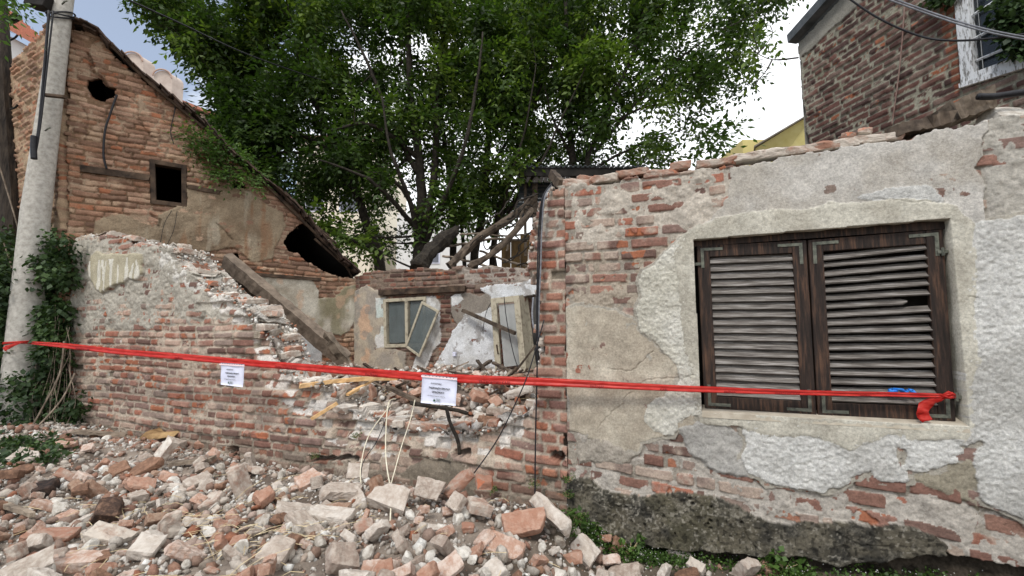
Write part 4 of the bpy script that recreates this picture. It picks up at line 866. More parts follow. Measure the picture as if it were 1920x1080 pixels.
# ================================================================== BACK WALL OF THE ROOM
bw = empty('inner_wall', FB.P(1.7, .8), 'half-ruined inner wall with peeling white plaster, a broken window and a yellow door', 'wall')
sk = Skin(FB, -.03, 5.0, .5, 2.75, .011, 53)
S, Z = sk.S, sk.Z
sk.brickwork(.075, PAL_DARK, lin(128, 112, 98), (.24, .24, .12), .008, .014, .012, None, .01, dust=.35, dustcol=lin(140, 124, 110), spall=.3)
rp_ = reg([(860, 490), (1010, 480), (1010, 540), (870, 535)], .1, sk); sk.smear(-.002, .016, lin(158, 148, 138), .1, 1, rp_)
lfp = reg([(656, 560), (720, 560), (720, 760), (656, 760)], .06, sk)
BP1 = [(664, 545), (690, 536), (712, 545), (724, 560), (724, 648), (735, 655), (760, 660), (760, 780), (664, 780)]
sk.coat(BP1, .02, lin(176, 164, 146), lin(150, 142, 132), bmp=.5, seed=1, lump=.005, cscale=.2)
m_ = (sk.sd(BP1) > 0)[..., None]; pk = ss(.1, .4, fbm(S, Z, .25, 4, 600))[..., None] * m_ * .7; sk.Cc = sk.Cc * (1 - pk) + lin(196, 160, 132) * pk
gy = ss(.25, .5, fbm(S, Z, .2, 4, 601))[..., None] * m_ * .6; sk.Cc = sk.Cc * (1 - gy) + lin(130, 126, 120) * gy
BPW = [(704, 560), (724, 558), (724, 650), (706, 652)]; sk.coat(BPW, .024, lin(206, 204, 200), lin(186, 196, 190), seed=2)
BPR = [(796, 556), (818, 556), (826, 570), (826, 640), (812, 660), (800, 690), (790, 720), (760, 720), (790, 640)]; sk.coat(BPR, .02, lin(204, 204, 202), lin(168, 164, 158), seed=3, cscale=.15)
BG = [(842, 556), (870, 548), (900, 556), (930, 540), (930, 600), (880, 640), (850, 600)]; sk.coat(BG, .012, lin(146, 138, 128), lin(128, 120, 110), seed=4, bmp=.7)
BP2 = [(900, 540), (930, 534), (1010, 526), (1010, 555), (940, 560), (926, 600), (930, 700), (960, 760), (795, 760), (815, 690), (835, 650), (848, 622), (868, 600), (872, 585), (895, 590), (925, 575), (920, 556)]
k = sk.coat(BP2, .02, lin(210, 212, 214), lin(190, 190, 188), seed=5, bmp=.4, cscale=.2)
pe = ss(.35, .45, fbm(S, Z, .14, 5, 610, .65)) * (k > 0) * .8; sk.Cc = sk.Cc * (1 - pe[..., None]) + lin(150, 146, 142) * pe[..., None]; sk.H = sk.H - pe * .006
sk.coat([(846, 556), (862, 552), (868, 562), (858, 572), (848, 575)], .02, lin(206, 206, 204), seed=6)
sk.coat([(850, 700), (868, 690), (878, 680), (900, 684), (930, 690), (940, 710), (850, 720)], .03, lin(150, 148, 144), seed=7)
sk.outline([(655, 520), (690, 508), (760, 504), (850, 500), (868, 500), (872, 506), (960, 500), (1060, 492), (1250, 476), (1250, 1200), (655, 1200)], .02)
sk.cut([(722, 566), (798, 560), (798, 646), (724, 648)], warp=False); sk.cut([(985, 556), (1012, 552), (1052, 549), (1052, 900), (985, 900)], warp=False)
link_mesh('peeling_plaster', sk.mesh('peeling_plaster', depths=(.08, .2, .34), jit=.01, sidecol=lin(120, 106, 92)), M['masonry'], bw)
plank('lintel_timber', FB.W(712, 549, .03), FB.W(872, 541, .03), .08, .09, M['wood_dark'], parent=bw)
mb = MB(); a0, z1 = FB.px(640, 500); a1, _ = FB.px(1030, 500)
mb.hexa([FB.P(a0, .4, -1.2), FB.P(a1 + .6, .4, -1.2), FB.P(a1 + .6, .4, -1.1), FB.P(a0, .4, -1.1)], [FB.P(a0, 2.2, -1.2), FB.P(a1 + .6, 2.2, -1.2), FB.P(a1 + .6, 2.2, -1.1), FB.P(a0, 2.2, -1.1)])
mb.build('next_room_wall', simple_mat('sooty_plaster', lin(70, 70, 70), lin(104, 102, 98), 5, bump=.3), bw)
win = frame_on(FB, [(720, 561), (800, 556), (800, 650), (722, 652)], .055, -.06, .03, 'window', M['cream_paint'], bw, mull=(.55,))
def pane_on(fr, q, d, parent, mt, name='pane'):
    p = [fr.px(*c) for c in q]; mb = MB(); mb.hexa([fr.P(*p[3], d), fr.P(*p[2], d), fr.P(*p[2], d + .004), fr.P(*p[3], d + .004)], [fr.P(*p[0], d), fr.P(*p[1], d), fr.P(*p[1], d + .004), fr.P(*p[0], d + .004)]); return mb.build(name, mt, parent)
pane_on(FB, [(728, 568), (758, 566), (758, 642), (729, 643)], -.02, win, M['glass']); pane_on(FB, [(768, 565), (794, 563), (794, 640), (768, 641)], -.02, win, M['glass'])
FB2 = FB.off(.10)
sash = frame_on(FB2, [(792, 565), (825, 583), (788, 670), (761, 650)], .035, 0, .03, 'hanging_sash', M['cream_paint'], bw); sash['label'] = 'loose window sash hanging crooked from its hinge'
pane_on(FB2, [(794, 570), (822, 585), (786, 665), (764, 648)], .012, sash, M['glass'])
# door leaf standing open
FD = FB.off(.16)
door = frame_on(FD, [(922, 560), (975, 554), (990, 706), (932, 712)], .085, 0, .045, 'door', M['cream_paint'], bw)
p = [FD.px(938, 575), FD.px(963, 572), FD.px(976, 680), FD.px(946, 684)]
pane_on(FD, [(936, 572), (965, 569), (978, 684), (946, 688)], .014, door, M['glass_milky'], 'door_glass')
mb = MB(); mb.tube([FD.W(931, 646, .05), FD.W(934, 664, .05)], .012, 6); mb.build('lock_plate', M['wood_dark'], door)
mb = MB(); p0 = FD.W(975, 554, 0); p1 = FD.W(990, 706, 0); q0 = FB.W(985, 552, -.1); q1 = FB.W(1004, 706, -.1)
mb.hexa([p1, p1 + Vector((.03, .1, 0)), q1 + Vector((.03, 0, 0)), q1], [p0, p0 + Vector((.03, .1, 0)), q0 + Vector((.03, 0, 0)), q0]); mb.build('door_frame', M['cream_paint'], bw)
mb = MB(); mb.box(FB.W(852, 664, .03), (.05, .03, .06), Matrix.Rotation(wang, 3, 'Z'), jit=.004); mb.build('wall_socket', M['paper'], bw)

# ================================================================== RUBBLE
M['soot'] = chunk_mat('sooted_brick', lin(40, 34, 32), lin(74, 58, 50), lin(132, 104, 86)); M['brown'] = chunk_mat('brown_brick', lin(104, 80, 66), lin(138, 106, 86), lin(160, 136, 118))
M['palepink'] = chunk_mat('pale_pink_brick', lin(158, 118, 98), lin(174, 142, 124), lin(200, 184, 172))
M['greycoat'] = chunk_mat('grey_crust', lin(146, 130, 118), lin(176, 164, 152), lin(200, 192, 182)); M['orangebrick'] = chunk_mat('orange_brick', lin(152, 90, 64), lin(176, 112, 82), lin(186, 144, 124))
BV['pink'] = variant('pink', [M['palepink'], BM[1], BM[2]]); BV['grey'] = variant('grey', [M['greycoat'], M['chunk'], BM[1]]); BV['orange'] = variant('orange', [BM[0], M['orangebrick'], M['orangebrick']])
BV['brown'] = variant('brown', [M['brown'], M['brown'], BM[0]]); BV['soot'] = variant('soot', [M['soot'], M['brown'], M['soot']])
def by_label(lab, mi):
    l = lab.lower()
    for k, ws in (('soot', ('soot', 'blackened')), ('grey', ('grey', 'white', 'whit', 'cream', 'mortar-crusted', 'lime')), ('brown', ('brown',)), ('pink', ('pink', 'pale')), ('orange', ('orange', 'red'))):
        if any(w_ in l for w_ in ws): return BV[k][mi % 22]
    return BRICKS[mi % 22]
rg = random.Random(2024); rs = np.random.RandomState(8)
GRP = 'broken bricks in the rubble heap'
def free_rot(fl=.5): return (rg.gauss(0, fl), rg.gauss(0, fl), rg.uniform(0, 6.28))
placed = []
def rubble_at(px, py, rot, me, lift=.03, label=None, scale=1, name='broken_brick', cat='brick', group=None, z0=.3):
    p = ground_px(px, py, z0); placed.append((p.x, p.y)); return put_brick(name, (p.x, p.y, p.z + lift), rot, me, scale, None, label, cat, group)
# the ones that stand out
special = [
 (1036, 1000, (-.75, .25, -.9), 17, .13, (1.25, 1.15, 1.3), 'long grey mortar-crusted brick slab leaning at the foot of the broken pier'),
 (1100, 1046, (.55, -.2, .9), 5, .07, (.85, 1.25, .9), 'flat pale grey slab right of the big leaning slab'),
 (1160, 1034, (1.3, .5, .3), 19, .05, (.5, .8, 1), 'small brown brick standing on end beside the weeds'),
 (1128, 1020, (.3, .4, 2.3), 2, .05, .62, 'orange brick piece between the pale slab and the standing brick'),
 (1290, 1046, (.15, .1, -.35), 18, .04, (1, .9, 1), 'whole lime-whitened brick lying alone among the weeds'),
 (1492, 1064, (0, 0, .1), 16, .05, .45, 'small grey block under the dark plinth at the right'),
 (860, 945, (-.1, -.65, .5), 17, .15, .95, 'orange brick on its edge atop the heap beside the pier'),
 (815, 950, (1.1, .1, -.3), 3, .12, 1.0, 'square orange-faced brick standing upright near the cream cable'),
 (912, 975, (0, .3, .35), 18, .09, 1.0, 'brick with orange side lying across another near the pier'),
 (925, 950, (.1, .1, .2), 4, .17, .9, 'topmost half brick of the small pile beside the pier'),
 (870, 975, (.9, .4, -.4), 9, .09, .85, 'pink-grey brick leaning left of the small pile by the pier'),
 (985, 1005, (.7, -.15, .1), 7, .09, 1.05, 'pale pink brick leaning just left of the big slab'),
 (945, 1035, (.8, .2, -.3), 8, .05, .85, 'worn pink brick left below the leaning slab'),
 (740, 955, (.5, .2, -.3), 6, .08, 1.35, 'large grey mortar block in the middle of the heap'),
 (690, 905, (.6, .1, .3), 10, .09, 1.25, 'grey-white block against the foot of the low wall'),
 (640, 930, (.2, .2, .5), 11, .06, 1.1, 'pink and orange brick left of the grey-white block'),
 (590, 905, (.5, -.3, .7), 12, .06, 1.0, 'pale brick tilted toward the wall in the middle of the heap'),
 (555, 970, (.3, .3, .6), 1, .05, .95, 'orange brick end poking from white gravel'),
 (620, 978, (.1, .05, -.1), 19, .05, 1.0, 'long white-coated brick lying flat on gravel'),
 (550, 1062, (.3, .2, -.1), 13, .05, 1.25, 'large white and pink block at the lower edge of the picture'),
 (665, 1062, (.5, .4, .6), 14, .05, 1.1, 'pale orange brick at the bottom edge right of the white block'),
 (450, 930, (.3, 1.2, .2), 17, .10, .95, 'brick standing on end with an orange corner in the left part of the heap'),
 (505, 955, (.2, .5, -.5), 15, .06, .9, 'square pink brick below the brick standing on end'),
 (240, 885, (.5, -.4, .5), 18, .06, 1.0, 'brown brick tilted up on the left slope of the heap'),
 (272, 888, (.4, -.5, .7), 17, .06, .95, 'reddish brick leaning beside the brown tilted one'),
 (306, 870, (.6, -1.0, .4), 16, .08, 1.0, 'narrow brick propped steeply under the cardboard'),
 (345, 842, (.1, .2, .1), 4, .06, .9, 'cream brick lying beneath the folded cardboard'),
 (392, 840, (.4, .2, .3), 5, .06, .9, 'pale brick leaning on the wall foot right of the cardboard'),
 (415, 850, (.2, .9, .4), 6, .06, .85, 'upright half brick next to the dark hole in the wall foot'),
 (275, 920, (.3, .3, .5), 2, .05, .95, 'clean pink brick with a bright orange end'),
 (100, 925, (.2, -.2, .2), 18, .05, 1.2, 'long brown brick with a blackened side on the left'),
 (235, 970, (.6, .3, .7), 9, .06, 1.15, 'soot-blackened brick chunk in the left foreground'),
 (95, 1010, (.1, .1, .3), 19, .05, .85, 'flat red brick near the left edge of the heap'),
 (205, 1018, (.2, .3, .1), 7, .05, .9, 'orange broken brick in the left foreground'),
 (300, 1040, (.4, .2, .2), 10, .05, .95, 'whitish angular block in the left foreground'),
 (140, 1062, (.1, .1, .3), 16, .04, .95, 'long pink slab at the bottom left edge'),
 (470, 880, (.3, 1.3, .6), 11, .07, .75, 'narrow white shard standing upright in the heap'),
]
for (px, py, rot, mi, lift, sc, lab) in special: rubble_at(px, py, rot, by_label(lab, mi), lift - .02, lab, sc)
REG_F = [(-20, 905), (70, 835), (150, 812), (260, 812), (420, 850), (600, 905), (780, 925), (900, 950), (1000, 985), (1060, 1020), (1180, 1056), (1330, 1066), (1470, 1076), (1480, 1095), (-20, 1095)]
def in_px(px, py, poly):
    ins = False; n = len(poly)
    for i in range(n):
        x0, y0 = poly[i]; x1, y1 = poly[(i + 1) % n]
        if (y0 > py) != (y1 > py) and px < (x1 - x0) * (py - y0) / (y1 - y0) + x0: ins = not ins
    return ins
cnt = 0; tries = 0
while cnt < 185 and tries < 9000:
    tries += 1; px = rg.uniform(-30, 1460); py = rg.uniform(815, 1110)
    if px > 1100 and rg.random() < .4: continue
    if not in_px(px, py, REG_F) and not (py > 1080 and px < 1080): continue
    p = ground_px(px, min(py, 1110)); mind = .12 if rg.random() < .6 else .08
    if any((p.x - a) ** 2 + (p.y - b) ** 2 < mind ** 2 for a, b in placed): continue
    placed.append((p.x, p.y)); sc = rg.choice((.35, .42, .5, .6, .7, .8, .9)) * rg.uniform(.9, 1.05); sc = (sc * rg.uniform(.8, 1.1), sc * rg.uniform(.85, 1.1), sc * rg.uniform(.8, 1.2))
    kd = rg.choices(('pink', 'orange', 'grey', 'brown'), (.36, .20, .28, .16))[0]; big = max(sc)
    szw = 'small' if big < .55 else ('half-sized' if big < .82 else 'large'); colw = {'pink': 'pale pink', 'orange': 'orange', 'grey': 'grey crusted', 'brown': 'dull brown'}[kd]
    col_ = ('far left', 'left of centre', 'mid-heap', 'before the pier', 'below the plinth')[min(4, max(0, int(px // 270)))]; row_ = 'by wall foot' if py < 900 else ('halfway down' if py < 1000 else 'at front edge')
    lb = f'{szw} {colw} heap brick {col_}, {row_}'
    put_brick('broken_brick', (p.x, p.y, p.z + rg.uniform(.0, .05)), free_rot(.55), BV[kd][rg.randrange(22)], sc, None, lb, 'brick', GRP + ': ' + lb); cnt += 1
# bricks on the low wall top and inside the room
REG_I = [(560, 728), (640, 770), (700, 780), (800, 796), (895, 806), (940, 790), (1000, 764), (1005, 700), (900, 700), (760, 700), (680, 700), (600, 700)]
special2 = [
 (600, 740, (0, .05, -.3), 17, .03, 1.0, 'red and white brick resting on the low wall under the split plank'),
 (668, 752, (.05, 0, -.35), 19, .03, 1.0, 'whitish brick lying at the edge of the broken wall top'),
 (742, 770, (.1, .1, -.3), 4, .05, 1.1, 'mortar-crusted block on the wall top below the cable bend'),
 (795, 785, (.2, .1, .0), 10, .05, 1.0, 'rounded grey block sitting on the wall top under the notice'),
 (838, 790, (.3, .2, .4), 11, .04, .95, 'grey broken block right of the notice, on the wall top'),
 (868, 782, (.2, .2, .1), 12, .04, .8, 'pink broken lump on the wall top next to the bent stick'),
 (862, 760, (.1, .1, -.2), 18, .05, 1.15, 'broad pink brick with orange edge right under the notice corner'),
 (905, 752, (.5, .3, .7), 5, .06, .95, 'pale angular brick in the gap beside the pier'),
 (938, 738, (.2, .6, .5), 6, .07, .95, 'reddish brick tilted in the gap beside the pier'),
 (960, 728, (.1, -.3, .3), 8, .08, 1.0, 'brown brick at the top of the pile beside the pier'),
 (975, 745, (0, -.35, -.2), 17, .06, 1.05, 'long whitish brick sloping down toward the pier'),
 (888, 735, (.3, 1.1, .2), 3, .07, .8, 'narrow red brick standing up behind the wall top'),
]
def g_inner(px, py):
    z = .8
    for _ in range(8):
        p = onz(px, py, z); z = .5 * z + .5 * gz(p.x, p.y)
    p.z = z; return p
pl2 = []
for (px, py, rot, mi, lift, sc, lab) in special2:
    p = g_inner(px, py); pl2.append((p.x, p.y)); put_brick('broken_brick', (p.x, p.y, p.z + lift), rot, by_label(lab, mi), sc, None, lab, 'brick')
cnt = 0; tries = 0
while cnt < 62 and tries < 4000:
    tries += 1; px = rg.uniform(550, 1010); py = rg.uniform(690, 812)
    if not in_px(px, py, REG_I): continue
    p = g_inner(px, py)
    if any((p.x - a) ** 2 + (p.y - b) ** 2 < .10 ** 2 for a, b in pl2): continue
    pl2.append((p.x, p.y)); kd = rg.choices(('pink', 'orange', 'grey', 'brown'), (.3, .25, .3, .15))[0]; colw = {'pink': 'pale pink', 'orange': 'orange', 'grey': 'grey crusted', 'brown': 'dull brown'}[kd]
    lb = f'{colw} brick in the gap ' + ('below the split plank' if px < 700 else 'under the larger notice' if px < 870 else 'close to the pier') + (', near the tape' if py < 735 else ', low down')
    put_brick('broken_brick', (p.x, p.y, p.z + rg.uniform(0, .05)), free_rot(.5), BV[kd][rg.randrange(22)], rg.uniform(.5, 1.0), None, lb, 'brick', 'bricks in the gap of the wall: ' + lb)
    cnt += 1
# single mortar lumps
cnt = 0; tries = 0; pl3 = []
while cnt < 130 and tries < 5000:
    tries += 1; inside = rg.random() < .22
    px = rg.uniform(550, 1000) if inside else rg.uniform(-20, 1090); py = rg.uniform(700, 800) if inside else rg.uniform(815, 1100)
    if not (in_px(px, py, REG_I) if inside else in_px(px, py, REG_F)): continue
    p = g_inner(px, py) if inside else ground_px(px, py)
    if any((p.x - a) ** 2 + (p.y - b) ** 2 < .06 ** 2 for a, b in pl3): continue
    pl3.append((p.x, p.y)); o = bpy.data.objects.new('mortar_chunk', CH[rg.randrange(12)]); C.objects.link(o); o.location = (p.x, p.y, p.z + .015); o.rotation_euler = free_rot(1); k = rg.uniform(.5, 1.15); o.scale = (k, k * rg.uniform(.7, 1), k)
    lb = f"{'small' if k < .75 else 'fist-sized'} pale mortar lump " + (('in the wall gap left of the larger notice' if px < 790 else 'in the wall gap right of the larger notice') if inside else ('far left', 'left of centre', 'mid-heap', 'before the pier', 'below the plinth')[min(4, max(0, int(px // 270)))] + ('' if inside else ', by wall foot' if py < 900 else ', halfway down' if py < 1000 else ', at front edge'))
    props(o, lb, 'mortar lump', 'mortar lumps: ' + lb); cnt += 1
# fine debris: one object
def dpts(n, sfn, xr, yr, test):
    out = []
    while len(out) < n:
        x = rs.uniform(*xr, n * 2); y = rs.uniform(*yr, n * 2); k = test(x, y); out += list(zip(x[k], y[k]))
    P = np.array(out[:n]); z = ground_h(P[:, 0], P[:, 1]); sz = sfn(n); return np.column_stack([P, z + sz * .2]), sz
def test_f(x, y):
    s, d = wall_sd(x, y); pr_ = np.exp(-np.clip(s - .15, 0, 9) * 1.9); return (d > .0) & (d < 3.0) & (s > -6.6) & (s < 3.0) & (rs.rand(len(x)) < pr_ * (.35 + .65 * (fbm(x, y, .35, 3, 700) > -.1)))
def test_i(x, y):
    s, d = wall_sd(x, y); bs = (x - FB.O[0]) * FB.n[0] + (y - FB.O[1]) * FB.n[1]; gs = (x - GO[0]) * FG.n[0] + (y - GO[1]) * FG.n[1]; return (d < .0) & (s < -.05) & (s > -5) & (bs > .05) & (gs > .05)
colp = np.array([lin(206, 200, 192), lin(182, 174, 164), lin(160, 152, 142), lin(150, 118, 100), lin(220, 218, 212), lin(140, 128, 116), lin(176, 160, 146)])
P1_, s1_ = dpts(30000, lambda n: .005 + .020 * rs.rand(n) ** 2.4, (-6.5, 2.6), (.9, 5.6), test_f)
P2_, s2_ = dpts(3500, lambda n: .006 + .028 * rs.rand(n) ** 2.5, (-4.6, .3), (3, 7.2), test_i)
PP = np.concatenate([P1_, P2_]); SS_ = np.concatenate([s1_, s2_]); cc = colp[rs.choice(7, len(PP), p=[.24, .22, .14, .12, .10, .10, .08])] * rs.uniform(.8, 1.1, (len(PP), 1))
props(link_mesh('gravel', scatter_mesh('gravel', PP, SS_, cc, 12), M['debris']), 'white and brown crumbs of mortar and brick covering the heap', 'gravel', kind='stuff')
# medium chips, also uncountable
P1_, s1_ = dpts(4200, lambda n: .014 + .030 * rs.rand(n) ** 1.5, (-6.5, 2.0), (.9, 5.6), test_f)
P2_, s2_ = dpts(700, lambda n: .02 + .03 * rs.rand(n), (-3.0, .2), (3, 5.4), test_i); P1_ = np.concatenate([P1_, P2_ + np.array([0, 0, .02])]); s1_ = np.concatenate([s1_, s2_])
props(link_mesh('mortar_chips', scatter_mesh('mortar_chips', P1_, s1_, colp[rs.randint(0, 7, len(P1_))], 13), M['debris']), 'broken chips of mortar and brick strewn through the heap', 'chips', kind='stuff')
# brick splinters too many to count
bcol = np.array([lin(144, 110, 94), lin(140, 116, 102), lin(168, 148, 136), lin(146, 98, 76), lin(186, 176, 164), lin(140, 120, 108)])
P1_, s1_ = dpts(1100, lambda n: .022 + .03 * rs.rand(n) ** 1.3, (-6.5, 1.6), (.9, 5.6), test_f); P2_, s2_ = dpts(420, lambda n: .02 + .034 * rs.rand(n), (-3.2, .3), (3, 5.6), test_i)
props(link_mesh('brick_splinters', scatter_mesh('brick_splinters', np.concatenate([P1_, P2_]) + np.array([0, 0, .012]), np.concatenate([s1_, s2_]), bcol[rs.randint(0, 6, 1520)], 19), M['debris']), 'small angular splinters of brick filling the gaps of the heap', 'splinters', kind='stuff')
# straw
Vs = []; Fs = []; b = 0
for i in range(230):
    u = rg.random(); px = rg.uniform(0, 900) if u < .7 else rg.uniform(600, 1000); py = rg.uniform(860, 1090) if u < .7 else rg.uniform(705, 775)
    if u < .7: px = rg.gauss(430, 220); py = rg.gauss(1000, 50)
    p = (ground_px if u < .7 else g_inner)(px, min(max(py, 700), 1100)); L = rg.uniform(.05, .22); a = rg.gauss(.5, .7); t = Vector((math.cos(a), math.sin(a), rg.gauss(.1, .2))) * L; wv = Vector((-math.sin(a), math.cos(a), .4)) * .0015
    c = p + Vector((0, 0, .035)); pts_ = [c - t / 2, c + Vector((rg.gauss(0, .006), rg.gauss(0, .006), .012)), c + t / 2]
    for q_ in pts_: Vs += [q_ - wv, q_ + wv]
    Fs += [(b, b + 1, b + 3, b + 2), (b + 2, b + 3, b + 5, b + 4)]; b += 6
props(link_mesh('straw', np_mesh('straw', np.array([tuple(v) for v in Vs]), np.array(Fs)), M['straw']), 'dry straw and splinters strewn over the rubble', 'straw', kind='stuff')

# ------------------------------------------------------------------ timbers in the ruin
def PG(px, py, Y): return at(px, py, Y)
plank('collapsed_beam', PG(426, 488, 6.2), PG(648, 676, 5.9), .14, .20, M['wood_beam'], 'long weathered roof beam fallen diagonally from the gable wall into the ruined room', 'beam', seg=26, jit=.010, roll=.35)
plank('splintered_beam_end', PG(612, 628, 5.9), PG(655, 688, 5.75), .10, .12, M['wood_grey'], 'splintered stump of timber at the lower end of the fallen diagonal beam', 'timber', seg=8, jit=.014, roll=.2, taper=.2)
plank('hanging_board', PG(430, 498, 6.5), PG(512, 590, 6.25), .10, .14, M['wood_dark'], 'dark rotten board hanging under the top of the diagonal beam', 'board', seg=10, jit=.02, roll=.5)
plank('dark_batten', PG(362, 554, 5.05), PG(442, 546, 4.95), .09, .035, M['wood_dark'], 'short dark batten lying on the sloping broken wall top', 'batten', seg=8, jit=.004)
plank('fallen_batten', FB.W(868, 582, .12), FB.W(966, 625, .3), .05, .05, M['wood_brown'], 'thin brown batten leaning across the white inner wall to the yellow door', 'batten', seg=10, jit=.004)
plank('split_plank', PG(563, 724, 4.0), PG(745, 709, 4.25), .05, .035, M['wood_new'], 'pale split plank lying across the broken wall top beneath the red tape', 'plank', seg=14, jit=.005, taper=.7, bend=.02)
plank('pale_splinter', PG(583, 786, 3.72), PG(632, 756, 3.8), .03, .025, M['wood_new'], 'short pale splinter sticking down over the front of the low wall', 'splinter', seg=6, jit=.003, taper=1.4)
plank('leaning_lath', PG(652, 740, 3.95), PG(700, 712, 4.3), .035, .02, M['wood_new'], 'pale lath slanting behind the split plank', 'lath', seg=6, jit=.003)
sticks = [((728, 726, 4.1), (790, 756, 3.75), .045, 'dark brown board slanting left of the larger notice'), ((838, 718, 4.3), (884, 700, 4.9), .05, 'brown stick behind the tape right of the larger notice'),
 ((925, 680, 5.2), (968, 704, 4.8), .05, 'dark brown stick lying before the foot of the yellow door'), ((885, 700, 5.2), (920, 676, 5.6), .05, 'grey stick leaning left of the door foot'),
 ((960, 705, 4.9), (1004, 648, 4.9), .035, 'long grey stick leaning up against the pier behind the tape'), ((816, 688, 5.6), (840, 700, 5.2), .03, 'thin curved stick by the grey plaster patch')]
for a, b_, w__, lab in sticks: plank('stick', PG(*a), PG(*b_), w__, w__ * .6, M['wood_brown'], lab, 'stick', seg=7, jit=.005)
for i in range(26):
    px = rg.uniform(690, 990); py = rg.uniform(704, 752); p = g_inner(px, py); a = rg.uniform(0, 6.28); L = rg.uniform(.15, .5)
    plank('debris_stick', p + Vector((0, 0, .06)), p + Vector((math.cos(a) * L, math.sin(a) * L * .7, .06 + rg.uniform(-.04, .16))), rg.uniform(.015, .045), rg.uniform(.01, .025), rg.choice((M['wood_brown'], M['wood_dark'], M['wood_grey'])), ('short' if L < .3 else 'long') + ' broken lath tangled in the wall gap ' + ('left of the larger notice' if px < 790 else 'behind the larger notice' if px < 860 else 'between notice and pier'), 'stick', 'laths in the wall gap: ' + ('short' if L < .3 else 'long') + (' left' if px < 790 else ' behind' if px < 860 else ' right'), seg=4, jit=.004)
mb = MB(); mb.tube(curve_pts([PG(770, 756, 3.7), PG(810, 762, 3.66), PG(850, 768, 3.62), PG(878, 776, 3.6)], 4), [.016] * 12 + [.012], 7, rough=.15); props(mb.build('bent_branch', M['bark'], smooth=True), 'bare branch lying along the wall top just below the larger notice', 'branch')
mb = MB(); mb.tube(curve_pts([PG(836, 762, 3.58), PG(845, 795, 3.46), PG(858, 825, 3.42), PG(862, 852, 3.42)], 4), .014, 7, rough=.2); props(mb.build('hanging_stick', M['bark'], smooth=True), 'crooked grey stick hanging down the wall face under the notice', 'stick')
for (a, b_, ww, lab) in (((135, 818), (235, 828), .09, 'dark board half buried at the foot of the wall far left'), ((318, 882), (400, 874), .08, 'weathered board lying in the heap below the cardboard'), ((0, 960), (60, 985), .03, 'thin grey lath at the left edge of the heap')):
    p = ground_px(*a); q = ground_px(*b_); plank('board', p + Vector((0, 0, .05)), q + Vector((0, 0, .06)), ww, .025, M['wood_grey'], lab, 'board', seg=8, jit=.005)
def sheet(name, corners, mt, n=8, amp=.02, th=.004, **kw):
    a, b_, c, d = [Vector(x) for x in corners]; nm = (b_ - a).cross(d - a).normalized(); vs = []; fs = []; off = rg.uniform(0, 50)
    for side in (0, 1):
        for i in range(n + 1):
            for j in range(n + 1):
                u, v = i / n, j / n; p = (a * (1 - u) + b_ * u) * (1 - v) + (d * (1 - u) + c * u) * v
                vs.append(p + nm * (amp * mnoise.noise(Vector((u * 2.3 + off, v * 2.3, 0))) + side * th))
    m2 = (n + 1) ** 2
    for i in range(n):
        for j in range(n):
            k = i * (n + 1) + j; fs.append((k, k + n + 1, k + n + 2, k + 1)); fs.append((m2 + k, m2 + k + 1, m2 + k + n + 2, m2 + k + n + 1))
    ring = [i * (n + 1) for i in range(n)] + [n * (n + 1) + j for j in range(n)] + [i * (n + 1) + n for i in range(n, 0, -1)] + [j for j in range(n, 0, -1)]
    for i in range(len(ring)): fs.append((ring[i], ring[(i + 1) % len(ring)], m2 + ring[(i + 1) % len(ring)], m2 + ring[i]))
    mb = MB(); mb.add(vs, fs); o = mb.build(name, mt, kw.get('parent'), smooth=True)
    return props(o, kw.get('label'), kw.get('cat'), kw.get('group')) if kw.get('parent') is None else o
p = ground_px(318, 835); q = p + Vector((0, .02, .09))
sheet('cardboard', [q + Vector((-.26, -.10, .0)), q + Vector((.10, -.14, .0)), q + Vector((.18, .10, .12)), q + Vector((-.14, .12, .10))], M['cardboard'], amp=.06, label='folded piece of damp brown cardboard on the heap against the wall', cat='cardboard')
sheet('cardboard_flap', [q + Vector((.02, .06, .08)), q + Vector((.20, .04, .09)), q + Vector((.18, .10, .26)), q + Vector((.08, .12, .27))], M['cardboard'], amp=.04, label='upright torn cardboard flap leaning on the bricks of the wall', cat='cardboard')

# ================================================================== POLES, CABLES, TAPE
pole = empty('concrete_pole', at(30, 800, 5.2), 'round grey concrete utility pole in front of the ivy at the left', 'utility pole')
pb = at(32, 790, 5.2); pt_ = at(120, -60, 5.2); bx = Vector((pb.x, 5.2, .15))
def polex(py): return float(np.interp(py, [-80, 0, 185, 400, 790], [131, 120, 96, 67, 31]))
pp_ = [at(polex(y_), y_, 5.2) for y_ in range(800, -81, -40)]; mb = MB(); mb.tube([Vector((pp_[0].x, 5.2, .15))] + pp_, [.17] + [float(np.interp(y_, [-80, 0, 185, 400, 790], [.088, .092, .108, .133, .168])) for y_ in range(800, -81, -40)], 20)
mb.build('shaft', M['concrete'], pole, smooth=True)
for py in (180,):
    p = at(polex(py) + 6, py, 5.03); mb = MB(); mb.box(p, (.26, .05, .03), Matrix.Rotation(.1, 3, 'Y'), jit=.004); mb.build('step_bracket', M['wood_dark'], pole)
for py in (497, 630, 245, 8):
    p = at(polex(py) + 2, py, 5.04); mb = MB(); mb.tube([p + Vector((-.03, 0, 0)), p + Vector((.03, -.03, .01)), p + Vector((.05, -.02, .03))], .009, 6); mb.build('pole_eyelet', M['metal'], pole)
mb = MB(); p = at(96, 8, 5.1); mb.box(p + Vector((-.12, 0, .02)), (.26, .16, .16), Matrix.Rotation(.2, 3, 'Y'), jit=.01); mb.build('cable_clamp', M['dark'], pole, bevel=.01)
def cable(name, pts, r, mt, label, cat='cable', group=None, n=8, seg=7, jit=0): mb = MB(); mb.tube(curve_pts(pts, n, jit), r, seg); return props(mb.build(name, mt, smooth=True), label, cat, group)
